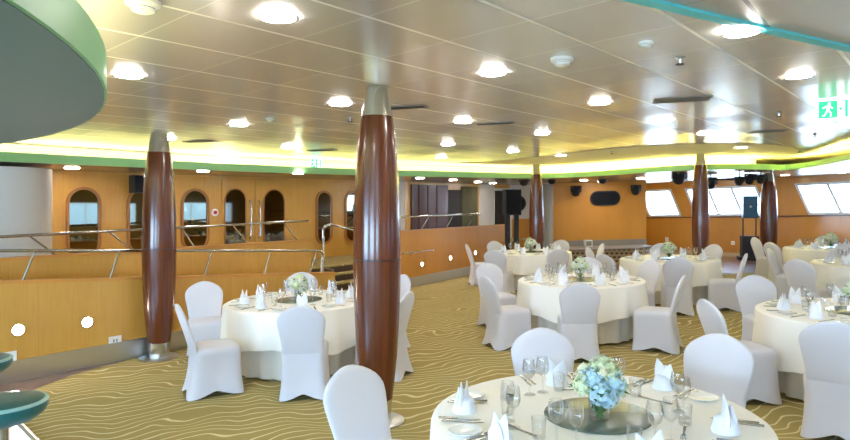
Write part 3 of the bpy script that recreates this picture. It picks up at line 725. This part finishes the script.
def onwall(px, py, label, k=1.0): x, y, z = atz(px, py, 18.8); stage_lamp(x, y, z, label, 0, k, True)
onwall(576, 191, 'black stage light on the wall left of the oval porthole', 1.05); onwall(636, 190, 'black stage light on the wall right of the oval porthole', 1.0)
hang(603, 178, 17.0, 'black stage light hanging above the oval porthole', 1.0); hang(679, 177, 15.0, 'black stage light hanging left of the stage side pillar', 1.15)
hang(711, 183, 16.2, 'black stage light hanging just right of the stage side pillar', 1.0)
hang(739.5, 181, 15.4, 'leftmost black stage light of the trio near the pointed soffit', .75); hang(750, 179, 15.4, 'middle black stage light of the trio near the pointed soffit', .85); hang(761, 179, 15.4, 'rightmost black stage light of the trio near the pointed soffit', .75)
hang(524, 180, 16.6, 'black stage light hanging left of the slim far pillar', 1.0); hang(552, 179, 16.8, 'black stage light hanging right of the slim far pillar', .9)
mb = MB(); a = atz(703, 180, 15.8); b = atz(763, 178, 15.5); mb.tube([a, b], .022, 8); tag(mb.build('lighting_bar', black_m), 'dark horizontal lighting bar carrying the trio of stage lights', 'lighting bar')
x, y = W(u_at(138, 10.6), 10.62); t = thing('wall_speaker', 'small black loudspeaker on the terrace wall beside the left pillar', 'speaker', loc=(x, y, 2.48+g(x)), rz=math.atan2(E2[1], E2[0])-math.pi/2)
MB().box(-.1, .1, -.1, .1, -.15, .15).build('cabinet', black_m, t); MB().box(-.085, .085, -.108, -.1, -.135, .135).build('grille', black_gloss, t); MB().box(-.02, .02, .1, .18, -.02, .02).build('bracket', black_m, t)

# loudspeakers on stands
x, y = 2.31, 16.5; z0 = FL(x, y)
t = thing('loudspeaker', 'black loudspeaker on twin posts at the end of the orange parapet', 'speaker', loc=(x, y, z0), rz=.15)
MB().box(-.21, .21, -.17, .17, 1.50, 2.18).build('cabinet', black_m, t); MB().box(-.19, .19, -.18, -.17, 1.53, 2.15).build('grille', black_gloss, [c for c in t.children][-1])
for s in (-.12, .12): MB().box(s-.06, s+.06, -.05, .05, 0.03, 1.5).build('post', black_m, t)
MB().box(-.26, .26, -.25, .25, 0, .04).build('base', black_m, t)
x, y = 9.42, 18.0; z0 = FL(x, y)
t = thing('loudspeaker', 'blue black loudspeaker on a frame over a bass bin by the windows', 'speaker', loc=(x, y, z0), rz=-.3)
MB().box(-.19, .19, -.17, .17, 1.22, 1.86).build('cabinet', black_blue, t); MB().box(-.17, .17, -.18, -.17, 1.25, 1.83).build('grille', mat('blue_grille', srgb(24, 78, 106), 0.35), t)
MB().lathe([(.03, 0), (.03, .01)], n=12).build('badge', steel, t).matrix_basis = Matrix.Translation((0, -.185, 1.55)) @ Matrix.Rotation(R(90), 4, 'X')
for s in (-.17, .17): MB().tube([(s, 0, .68), (s, 0, 1.22)], .018, 8).build('post', black_m, t)
MB().box(-.22, .22, -.2, .2, .1, .7).build('bass_bin', black_m, t); MB().box(-.3, .3, -.25, .25, 0, .1).build('trolley', black_m, t)

# small fittings
def plate(f, s, z, label, t0=-.012, wd=.05, hh=.055):
    t = thing('socket_plate', label, 'socket'); mb = MB(); slab(mb, f, [(s-wd, z-hh), (s+wd, z-hh), (s+wd, z+hh), (s-wd, z+hh)], t0, 0); mb.build('cover', white_paint, t)
    mb = MB()
    for q in (-.018, .018): slab(mb, f, [(s+q-.008, z-.02), (s+q+.008, z-.02), (s+q+.008, z+.02), (s+q-.008, z+.02)], t0-.001, t0)
    mb.build('sockets', grey_dark, t)
plate(fl_, u_at(8, 7.95), .40, 'white double socket at the far left above the steel baseboard', wd=.08); plate(fl_, u_at(115, 7.95), .385, 'white double socket left of the left pillar', wd=.075)
plate(fw, sw(667), .82, 'white socket below the leaning window by the stage'); plate(fw, sw(733), .72, 'white socket left of the bass bin')
def wall_lamp(f, s, z, label, k=1.0):
    t = thing('wall_lamp', label, 'wall light', loc=f(s, z, -.0))
    d = Vector(f(s, z, -1))-Vector(f(s, z, 0)); d.normalize(); t.rotation_euler = d.to_track_quat('Z', 'Y').to_euler()
    MB().lathe([(.055*k, 0), (.055*k, .012), (.045*k, .016)], n=20, cap1=False).build('rim', chrome, t)
    MB().lathe([(.045*k, .006), (.03*k, .013), (0, .016)], n=20).build('lamp', wall_lamp_e, t)
wall_lamp(fl_, u_at(18, 7.95), .68, 'bright round wall light at the far left of the parapet', 1.3); wall_lamp(fl_, u_at(87, 7.95), .66, 'bright round wall light left of the left pillar', 1.3); wall_lamp(fl_, u_at(229, 7.95), .62, 'bright round wall light behind the left round table')
for px, py, lab in ((422, 264, 'first small round light on the orange parapet from the big pillar'), (450, 258, 'middle small round light on the orange parapet'), (475, 253, 'small round light on the orange parapet nearest the loudspeaker')):
    s = sR(px); p = fR(s, 0); wall_lamp(fR, s, EYE-(py-hc(px))*p[1]/F, lab, .9)
x, y = W(u_at(215, 10.78), 10.78); t = thing('fire_alarm', 'small round red and white alarm left of the double doors', 'alarm'); u0 = u_at(215, 10.78)
for r_, t0, m_, nm in ((.07, -.03, white_paint, 'base'), (.035, -.045, red_m, 'dome')):
    MB().prism([(u0+r_*math.cos(a), 1.98+r_*math.sin(a)) for a in [2*math.pi*i/18 for i in range(18)]], lambda s, z: fp(s, z, t0), lambda s, z: fp(s, z, 0)).build(nm, m_, t)
x, y = (588-425)/F*18.5, 18.5; t = thing('stage_monitor', 'small white box standing on the stage below the porthole', 'box', loc=(x, y, FL(x, y)+.46))
MB().box(-.11, .11, -.1, .1, 0, .2).build('case', white_paint, t); MB().box(-.08, .08, -.108, -.1, .03, .17).build('front_panel', grey_dark, t)

# ------------------------------------------------------------------ bar stools
def stool(x, y, label):
    t = thing('bar_stool', label, 'bar stool', loc=(x, y, FL(x, y)+.004))
    MB().lathe([(.2, 0), (.2, .015), (.05, .04)], n=32).build('base', chrome, t); MB().lathe([(.028, .03), (.028, .72)], n=16).build('pole', chrome, t)
    MB().lathe([(.06, .70), (.16, .735), (.205, .77), (.22, .80), (.215, .825)], n=36).build('cushion_shell', teal_vinyl, t)
    MB().lathe([(.215, .822), (.222, .83), (.215, .838), (.2, .84)], n=36, cap0=False, cap1=False).build('piping', pale_vinyl, t)
    MB().lathe([(.21, .835), (.18, .848), (.1, .855), (0, .857)], n=36).build('seat_top', mat('teal_seat_top', srgb(24, 92, 88), .3) if 'teal_seat_top' not in MATS else MATS['teal_seat_top'], t)
    ring = [(.14*math.cos(a), .14*math.sin(a), .28) for a in [2*math.pi*i/24 for i in range(25)]]
    MB().tube(ring, .01, 6).build('footrest', chrome, t)
stool(-2.33, 3.42, 'teal vinyl bar stool nearest at the bottom left corner'); stool(-3.2, 4.42, 'teal vinyl bar stool behind, cut off at the left edge')

# ------------------------------------------------------------------ chairs
def superell(hx, hy, n, N_=48, p=4.0, cy=0.0):
    pts = []
    for i in range(N_):
        a = 2*math.pi*i/N_; c, s = math.cos(a), math.sin(a)
        r_ = (abs(c)**p+abs(s)**p)**(-1/p); pts.append((hx*c*r_, hy*s*r_+cy, n))
    return pts
def make_chair():
    t = thing('banquet_chair', 'x', 'chair')
    # back: front view half widths, rounded crown; leans back
    lev = [(.44, .200, .030), (.50, .200, .032), (.57, .205, .032), (.66, .220, .032), (.74, .232, .032), (.785, .231, .031), (.82, .216, .030), (.852, .190, .028), (.88, .152, .026), (.905, .106, .023), (.922, .058, .018), (.929, .018, .010)]
    rings = []
    for z, hw, ht in lev:
        yc = -.205-.13*(z-.44)/.5-.02*((z-.44)/.5)**2
        ring = []
        for i in range(40):
            a = 2*math.pi*i/40; c, s = math.cos(a), math.sin(a); p = 3.0; r_ = (abs(c)**p+abs(s)**p)**(-1/p)
            x = hw*c*r_; ring.append((x, yc+ht*s*r_-.10*(x*x)*-1.0*0.9, z))
        rings.append(ring)
    MB().loft(rings).build('back_cover', cloth_chair, t)
    # seat and stretched skirt down to four splayed feet
    N_ = 64; rings = []
    for k in range(N_): pass
    def ringat(z, hx, y0, y1, p, pull, hem):
        out_ = []
        cy = (y0+y1)/2; hy = (y1-y0)/2
        for i in range(N_):
            a = 2*math.pi*i/N_; c, s = math.cos(a), math.sin(a); r_ = (abs(c)**p+abs(s)**p)**(-1/p)
            cor = abs(math.sin(2*a))**1.6
            x = hx*c*r_*(1-pull*(1-cor)); y = cy+hy*s*r_*(1-pull*(1-cor))
            out_.append((x, y, z+hem*(1-cor)))
        return out_
    rings = [ringat(.492, .10, -.10, .12, 3, 0, 0), ringat(.490, .19, -.19, .19, 4, 0, 0), ringat(.478, .212, -.215, .218, 5, 0, 0), ringat(.455, .221, -.225, .228, 6, 0, 0), ringat(.42, .222, -.232, .230, 7, .0, 0),
             ringat(.34, .216, -.236, .230, 7, .02, 0), ringat(.24, .217, -.248, .233, 8, .045, .005), ringat(.14, .223, -.268, .238, 8, .07, .015), ringat(.06, .232, -.29, .244, 9, .09, .035), ringat(.004, .240, -.31, .25, 10, .10, .055)]
    MB().loft(rings, True, True, False).build('seat_cover', cloth_chair, t)
    return t
CH = Maker(make_chair())
def chair(bx, by, fx, fy, label, group, s=1.0):
    """bx,by = top of the backrest, (fx,fy) = the way the seat faces"""
    l = math.hypot(fx, fy); fx, fy = fx/l, fy/l
    x, y = bx+fx*.335, by+fy*.335
    tx, ty = TABLES[int(ti)][0], TABLES[int(ti)][1]
    dm = 1.17 if ti else 1.02; dc = math.hypot(x-tx, y-ty)
    if ti: dm += .14*(1-max(0, (fx*(tx-x)+fy*(ty-y))/dc))
    if dc < dm:          # keep the seat clear of the cloth: slide it in depth, else straight back
        l = math.hypot(x, y); rx, ry = x/l, y/l; best = None
        for k in range(-45, 46):
            d = math.hypot(x+rx*k*.01-tx, y+ry*k*.01-ty)
            if d >= dm and (best is None or abs(k) < abs(best)): best = k
        if best is not None: x += rx*best*.01; y += ry*best*.01
        while math.hypot(x-tx, y-ty) < dm: x -= fx*.01; y -= fy*.01
    o = CH.put(x, y, FL(x, y)+.002, math.atan2(fy, fx)-math.pi/2, label, group)
    o.scale = (s, s, s); return o

# ------------------------------------------------------------------ tables
RT = .86; TZ = .755
def make_cloth():
    N_ = 144; rings = []
    rnd = random.Random(5); ph = [rnd.uniform(0, 6.28) for _ in range(4)]
    def fold(a): return .55*math.sin(13*a+ph[0])+.3*math.sin(21*a+ph[1])+.15*math.sin(8*a+ph[2])
    for r_ in (.0001, .3, .6, .80): rings.append([(r_*math.cos(2*math.pi*i/N_), r_*math.sin(2*math.pi*i/N_), TZ) for i in range(N_)])
    for q in range(11):
        d = q/10; ring = []
        for i in range(N_):
            a = 2*math.pi*i/N_; hem = .43+.045*math.cos(4*a+.6)
            if q == 0: rr, z = RT-.012, TZ-.001
            else:
                rr = RT+.004+.03*d+d**1.2*.035*fold(a); z = TZ-.008-(hem*(q-1)/9 if q > 1 else 0.004)
            ring.append((rr*math.cos(a), rr*math.sin(a), z))
        rings.append(ring)
    return MB().loft(rings, True, False, False).build('tablecloth', cloth_table)
def make_under():
    N_ = 120; rings = []
    for q in range(7):
        d = q/6; rings.append([((RT-.035-.04*d+d*.022*math.sin(24*a)+d*.012*math.sin(9*a+1))*math.cos(a), (RT-.035-.04*d+d*.022*math.sin(24*a)+d*.012*math.sin(9*a+1))*math.sin(a), .725-.70*d) for a in [2*math.pi*i/N_ for i in range(N_)]])
    return MB().loft(rings, True, False, False).build('floor_length_cloth', cloth_under)
def make_table():
    t = thing('banquet_table', 'x', 'table')
    MB().lathe([(RT-.02, .725), (RT-.008, .73), (RT-.008, .748), (RT-.02, .752)], n=64).build('tabletop', wood_floor, t)
    MB().lathe([(.06, .04), (.06, .726)], n=16).build('pedestal', steel, t); MB().lathe([(.3, 0), (.3, .02), (.06, .05)], n=24).build('foot', steel, t)
    return t
CL = make_cloth(); tag(CL, 'x', 'tablecloth'); UN = make_under(); tag(UN, 'x', 'tablecloth')
CLm, UNm, TBm = Maker(CL), Maker(UN), Maker(make_table())

def make_napkin():
    mb = MB()
    mb.lathe([(.064, 0), (.067, .012), (.058, .035), (.054, .06), (.034, .08)], n=20)
    def petal(side, h, lean, wd, y0):
        rings = []
        for i in range(9):
            d = i/8; wz = wd*(math.sin(math.pi*min(1, .35+d*.65)))**.8*(1-d**3*.3)+.002; th = .016*(1-d)+.003
            cx = side*(.018+lean*d*d); rings.append([(cx+wz*math.cos(a), y0+th*math.sin(a)-.5*wz*wz*math.cos(a)**2*6, .04+h*d) for a in [2*math.pi*j/12 for j in range(12)]])
        mb.loft(rings)
    petal(1, .128, .026, .044, -.008); petal(-1, .112, .03, .044, .010); petal(.2, .09, .0, .048, -.028)
    o = mb.build('folded_napkin', napkin_m); tag(o, 'x', 'napkin'); return o
def glass(name, prof, cat):
    o = MB().lathe(prof, n=20).build(name, glass_m); tag(o, 'x', cat); return o
wine_p = [(.034, 0), (.033, .003), (.008, .007), (.0045, .02), (.0045, .085), (.012, .095), (.03, .115), (.038, .145), (.036, .175), (.031, .205), (.0295, .205), (.0345, .175), (.0362, .145), (.028, .117), (.008, .099), (0, .098)]
tumb_p = [(.028, 0), (.03, .002), (.036, .10), (.0345, .10), (.0285, .008), (0, .008)]
def make_plate():
    o = MB().lathe([(.045, 0), (.05, .004), (.08, .013), (.082, .016), (.05, .008), (0, .006)], n=32).build('bread_plate', plate_m); tag(o, 'x', 'plate'); return o
def make_knife():
    mb = MB(); mb.prism([(-.008, -.11), (.008, -.11), (.006, -.01), (-.006, -.01)], lambda x, y: (x, y, 0.001), lambda x, y: (x, y, .009)); mb.prism([(-.006, -.01), (.008, -.01), (.010, .06), (.004, .11), (-.006, .10)], lambda x, y: (x, y, .002), lambda x, y: (x, y, .005))
    o = mb.build('table_knife', chrome); tag(o, 'x', 'knife'); return o
def make_fork():
    mb = MB(); mb.prism([(-.008, -.10), (.008, -.10), (.004, .03), (-.004, .03)], lambda x, y: (x, y, .001), lambda x, y: (x, y, .007)); mb.prism([(-.004, .03), (.004, .03), (.012, .05), (-.012, .05)], lambda x, y: (x, y, .004), lambda x, y: (x, y, .008))
    for q in (-.0105, -.0035, .0035, .0105): mb.box(q-.0018, q+.0018, .05, .10, .004, .008)
    o = mb.build('table_fork', chrome); tag(o, 'x', 'fork'); return o
NAP, WIN, TUM, PLA, KNI, FOR = (Maker(q) for q in (make_napkin(), glass('wine_glass', wine_p, 'glass'), glass('water_tumbler', tumb_p, 'glass'), make_plate(), make_knife(), make_fork()))
def make_tray():
    o = MB().lathe([(.268, 0), (.275, .002), (.275, .007), (.268, .009)], n=64).build('round_mirror', tray_m); tag(o, 'x', 'mirror tray'); return o
TRA = Maker(make_tray())

def make_bouquet(heads, seed, spread, green, k=1.0):
    rnd = random.Random(seed); t = thing('flower_bouquet', 'x', 'flowers')
    mb = MB(); mb.lathe([(.05, 0), (.052, .003), (.058, .115), (.0545, .115), (.049, .01), (0, .008)], n=28); vase = mb.build('vase', glass_m, t)
    mb = MB()
    for i in range(9):
        a = i*2.4; mb.tube([(.02*math.cos(a), .02*math.sin(a), .012), (-.012*math.cos(a+.5), -.012*math.sin(a+.5), .07), (.03*math.cos(a+1), .03*math.sin(a+1), .16)], .0045, 5)
    for i in range(7):
        a = i*.9; c, s = math.cos(a), math.sin(a); mb.add([(.01*c, .01*s, .02), (.035*c-.012*s, .035*s+.012*c, .05), (.04*c, .04*s, .09), (.035*c+.012*s, .035*s-.012*c, .05)], [(0, 1, 2, 3)])
    mb.build('stems', stem_m, vase, fix=False)
    C = Vector((0, 0, .165))
    for hi, (m_, dx, dy, dz, rr) in enumerate(heads):
        c = C+Vector((dx, dy, dz))*spread; mb = MB()
        for i in range(84):
            ga = i*2.39996; zz = 1-2*(i+.5)/84; q = math.sqrt(1-zz*zz); nrm = Vector((q*math.cos(ga), q*math.sin(ga), zz))
            nrm = (nrm+Vector((rnd.uniform(-.25, .25), rnd.uniform(-.25, .25), rnd.uniform(-.25, .25)))).normalized()
            p = c+nrm*rr*rnd.uniform(.8, 1.18); a_ = nrm.orthogonal().normalized(); b_ = nrm.cross(a_); sp_ = rnd.uniform(0, 1.5); s_ = rr*.22
            for j in range(4):
                aa = sp_+j*math.pi/2; d0 = a_*math.cos(aa)+b_*math.sin(aa); d1 = a_*math.cos(aa+.62)+b_*math.sin(aa+.62); d2 = a_*math.cos(aa-.62)+b_*math.sin(aa-.62)
                mb.add([p, p+d2*s_*.8+nrm*s_*.15, p+d0*s_*1.25+nrm*s_*.3, p+d1*s_*.8+nrm*s_*.15], [(0, 1, 2, 3)])
        # the solid heart of the head
        for zr in ((1,),):
            rings = [[(c.x+rr*.70*math.sin(th)*math.cos(f_), c.y+rr*.70*math.sin(th)*math.sin(f_), c.z+rr*.70*math.cos(th)) for f_ in [2*math.pi*j/12 for j in range(12)]] for th in (.2, .7, 1.2, 1.7, 2.3, 2.9)]
            mb.loft(rings)
        mb.build('hydrangea_head', m_, t, fix=False)
    for dx, dy, dz in ((.0, -.6, .75), (-.55, .3, .7), (.6, .15, .6), (.25, .5, .8)):
        c = C+Vector((dx, dy, dz))*spread; mb = MB(); up = Vector((dx*.6, dy*.6, 1)).normalized(); a_ = up.orthogonal().normalized(); b_ = up.cross(a_)
        for L_, (rr, nn) in enumerate(((.012, 3), (.022, 5), (.031, 6))):
            for j in range(nn):
                a0 = 2*math.pi*j/nn+L_*.5; vs = []
                for ii in range(4):
                    for jj in range(5):
                        aa = a0+(jj-2)*.32*(1.2 if nn > 3 else 2); h = ii/3
                        r2 = rr*(.45+.65*math.sin(h*1.9)); vs.append(c+(a_*math.cos(aa)+b_*math.sin(aa))*r2+up*(.03*h-.006*L_-.004*abs(jj-2)*h))
                mb.add(vs, [(ii*5+jj, ii*5+jj+1, ii*5+jj+6, ii*5+jj+5) for ii in range(3) for jj in range(4)], True)
        mb.build('rose', rose_m, t, fix=False)
    mb = MB()
    for i in range(green):
        a = rnd.uniform(0, 6.28); el = rnd.uniform(-.3, .9); d = Vector((math.cos(a)*math.cos(el), math.sin(a)*math.cos(el), math.sin(el))); p = C+d*spread*.75; sd = d.cross(Vector((0, 0, 1))).normalized(); l = .07
        mb.add([p, p+d*l*.5+sd*.02, p+d*l+Vector((0, 0, -.01)), p+d*l*.5-sd*.02], [(0, 1, 2, 3)])
    mb.build('leaves', leaf_m, t, fix=False); t.scale = (k, k, k); return t
hb = [(bl_blue, .55, -.35, .2, .055), (bl_blue, -.1, -.65, -.1, .058), (bl_pale, -.75, -.3, .15, .05), (bl_white, -.45, .35, .25, .055), (bl_pale, .1, -.1, .85, .055), (bl_blue, .5, .5, .3, .052), (bl_pale, .85, .1, -.1, .048), (bl_blue, -.35, -.45, .5, .05), (bl_pale, -.1, .75, .1, .05), (bl_pale, .4, -.2, .6, .05), (bl_blue, .25, -.6, -.35, .045)]
BQ_blue = make_bouquet(hb, 3, .118, 16)
hw = [(bl_white if i % 2 else bl_pale, a, b, c, d) for i, (_, a, b, c, d) in enumerate(hb)]
BQW = Maker(make_bouquet(hw, 9, .10, 40))

TABLES = [  # x, y, seat angles, detail, words
    (0.89, 3.23, [97, 39, -25, 170, 217, 275], 2, 'nearest table', 'white and blue bouquet'),
    (-1.49, 7.42, [15, 60, 105, 150, 195, 240, 285, 330], 1, 'table left of the big pillar', ''),
    (2.2, 8.72, [10, 55, 100, 145, 190, 235, 280, 325], 1, 'middle table', ''),
    (2.33, 13.55, [20, 65, 110, 155, 200, 245, 290, 335], 0, 'table before the slim far pillar', ''),
    (4.5, 11.4, [0, 45, 90, 135, 180, 225, 270, 315], 0, 'table before the stage pillar', ''),
    (4.12, 5.88, [20, 70, 115, 160, 205, 250, 300], 1, 'right foreground table', ''),
    (7.2, 9.94, [80, 120, 160, 200, 240], 0, 'table behind the right foreground one', ''),
    (8.42, 12.85, [30, 75, 120, 165, 210, 255, 300], 0, 'farthest table by the windows', '')]
SIDE = ['farthest', 'far right', 'right', 'near right', 'nearest', 'near left', 'left', 'far left']
def place(mk, T, lx, ly, lz, rz, label, group):
    v = TILT @ Vector((lx, ly, lz)); return mk.put(T[0]+v.x, T[1]+v.y, FL(T[0], T[1])+v.z, rz, label, group)
for ti, T in enumerate(TABLES):
    x, y, angs, det, nm, _ = T; z = FL(x, y)
    tb = TBm.put(x, y, z, 0, 'round banquet table hidden under its cloths, the ' + nm, 'banquet tables')
    cl = CLm.put(x, y, z, .7*ti, 'white scalloped overlay cloth on the ' + nm, 'white overlay tablecloths')
    un = UNm.put(x, y, z, .4*ti, 'long white undercloth with painted shade reaching the floor, ' + nm, 'floor length undercloths')
    for q in (tb, cl, un): q.scale = (.97, .97, 1) if ti == 0 else (1, 1, 1)
    place(TRA, T, .025 if ti == 0 else 0, 0, TZ+.001, 0, 'round mirror tray at the centre of the ' + nm, 'round mirror trays')
    if ti == 0:
        pose(BQ_blue, x-.005, y-.09, z+TZ+.011, 0); BQ_blue['label'] = 'blue hydrangea and cream rose bouquet in a glass vase'; BQ_blue['group'] = 'bouquets'
    else:
        b = place(BQW, T, 0, 0, TZ+.013, ti*1.1, 'white and pale green bouquet on the ' + nm, 'bouquets')
        if det == 0: b.scale = (1.1, 1.1, 1.0)
    for a0 in angs:
        a = R(a0); c, s = math.cos(a), math.sin(a); tx, ty = -s, c; face = a+math.pi/2
        def P_(r_, q): return (c*r_+tx*q, s*r_+ty*q)
        k = round(((90-a0) % 360)/45) % 8; side = SIDE[k]
        rn = .62
        if ti == 0: rn = {97: .57, 39: .69, -25: .62, 170: .67}.get(a0, .66)
        sfx = (' at the %s place of the ' % side)+nm if ti == 0 else ' on the ' + nm
        lab = lambda w_: (w_ + sfx)
        grp = lambda w_: w_ + ' on the ' + nm
        place(NAP, T, *P_(rn, 0), TZ+.001, face+random.uniform(-.4, .4), lab('white napkin folded to standing points'), grp('napkins'))
        place(WIN, T, *P_(.43, .13), TZ+.001, 0, lab('tall clear wine glass'), grp('wine glasses'))
        place(PLA, T, *P_(.66, -.25), TZ+.001, 0, lab('small white bread plate'), grp('bread plates'))
        if det >= 1:
            place(TUM, T, *P_(.44, .03), TZ+.001, 0, lab('short clear water tumbler'), grp('tumblers'))
            place(KNI, T, *P_(.68, .13), TZ+.001, face, lab('steel table knife'), grp('knives'))
            place(FOR, T, *P_(.68, -.13), TZ+.001, face, lab('steel table fork'), grp('forks'))
        if det == 2:
            place(WIN, T, *P_(.40, .22), TZ+.001, 0, 'second inner wine glass' + sfx, grp('wine glasses'))
            place(KNI, T, *P_(.66, .165), TZ+.001, face, 'second outer steel knife' + sfx, grp('knives'))
            place(FOR, T, *P_(.66, -.165), TZ+.001, face, 'second outer steel fork' + sfx, grp('forks'))
            place(FOR, T, *P_(.44, -.09), TZ+.001, face+1.57, 'steel dessert fork laid crosswise' + sfx, grp('forks'))

G = lambda i: 'chairs around the ' + TABLES[i][4]
chairs = [
 (.88, 4.61, .03, -1, 'white covered chair directly behind the nearest table, facing the camera', 0),
 (-.42, 3.66, .75, -.66, 'white covered chair at bottom, left of the nearest table, before the big pillar', 0),
 (2.05, 4.28, -.72, -.69, 'white covered chair just right of the nearest table, turned to its napkins', 0),
 (-1.17, 5.93, -.08, 1, 'white covered chair with its back to the camera, left of the big pillar', 1),
 (-2.44, 6.2, .88, .48, 'white covered chair seen from the side, leftmost of all chairs', 1),
 (-2.66, 7.62, .4, -.92, 'white covered chair between the left pillar and the left table', 1),
 (-1.70, 8.65, .1, -1, 'white covered chair behind the left table bouquet', 1),
 (-.18, 6.98, -.95, .35, 'white covered chair seen edge on, just right of the big pillar', 1),
 (-.26, 8.2, -.84, -.54, 'white covered chair peeping out behind the big pillar, above the edge on one', 1),
 (1.78, 7.05, .12, 1, 'bluish back of the chair nearest the camera at the middle table', 2),
 (.79, 7.95, .92, .36, 'white covered chair seen from the side, left of the middle table', 2),
 (1.1, 9.3, .35, -.94, 'white covered chair facing the camera at the far left of the middle table', 2),
 (2.62, 9.95, -.2, -1, 'white covered chair behind the middle table bouquet', 2),
 (3.35, 9.1, -.93, -.35, 'white covered chair right of the middle table with its seat toward it', 2),
 (3.16, 7.55, -.86, .5, 'large white covered chair seen from the side, right of the middle table', 2),
 (.94, 13.75, .98, .12, 'white covered chair seen from the side beside the orange parapet', 3),
 (1.38, 12.2, .45, .9, 'greyish back of the chair left in front of the far table by the slim pillar', 3),
 (1.66, 14.8, .5, -.85, 'white covered chair at the far left of the table by the slim pillar', 3),
 (3.22, 14.6, -.6, -.8, 'white covered chair at the far right of the table by the slim pillar', 3),
 (2.6, 12.0, -.12, 1, 'bluish back of the chair in front of the far table by the slim pillar', 3),
 (3.52, 13.2, -.98, .05, 'thin edge on chair right of the table by the slim pillar', 3),
 (3.08, 10.65, .85, .5, 'shaded brownish back of a chair left of the stage side pillar table', 4),
 (3.42, 12.1, .85, -.5, 'white covered chair at the far left of the stage side pillar table', 4),
 (4.87, 12.75, -.25, -1, 'white covered chair behind the bouquet before the stage side pillar', 4),
 (5.58, 11.92, -.9, -.38, 'white covered chair standing just in front of the stage side pillar', 4),
 (4.0, 9.75, .28, 1, 'greyish back of the chair in front of the stage side pillar table', 4),
 (5.36, 10.35, -.9, .42, 'white covered chair seen from the side, right of the stage side pillar table', 4),
 (2.69, 5.88, 1, .05, 'edge on chair with its seat toward the right table, behind the nearest one', 5),
 (3.83, 7.2, -.05, -1, 'white covered chair facing the camera behind the right table', 5),
 (3.06, 4.62, .6, .8, 'large greyish chair back at the bottom right, before the right table', 5),
 (5.47, 9.08, .86, .5, 'greyish back of a chair left of the table at the right edge', 6),
 (6.46, 10.7, .75, -.65, 'bluish white chair at the far left of the table at the right edge', 6),
 (7.5, 11.1, -.2, -1, 'grey chair back behind the napkins of the table at the right edge', 6),
 (6.95, 12.45, .97, .2, 'white covered chair seen from the side, before the dark window pillar', 7),
 (7.68, 13.75, .6, -.8, 'white covered chair just beneath the dark window pillar', 7),
 (9.0, 13.9, -.5, -.85, 'white covered chair behind the bouquet of the table by the windows', 7),
]
for bx, by, fx, fy, lab, ti in chairs: chair(bx, by, fx, fy, lab, G(ti))
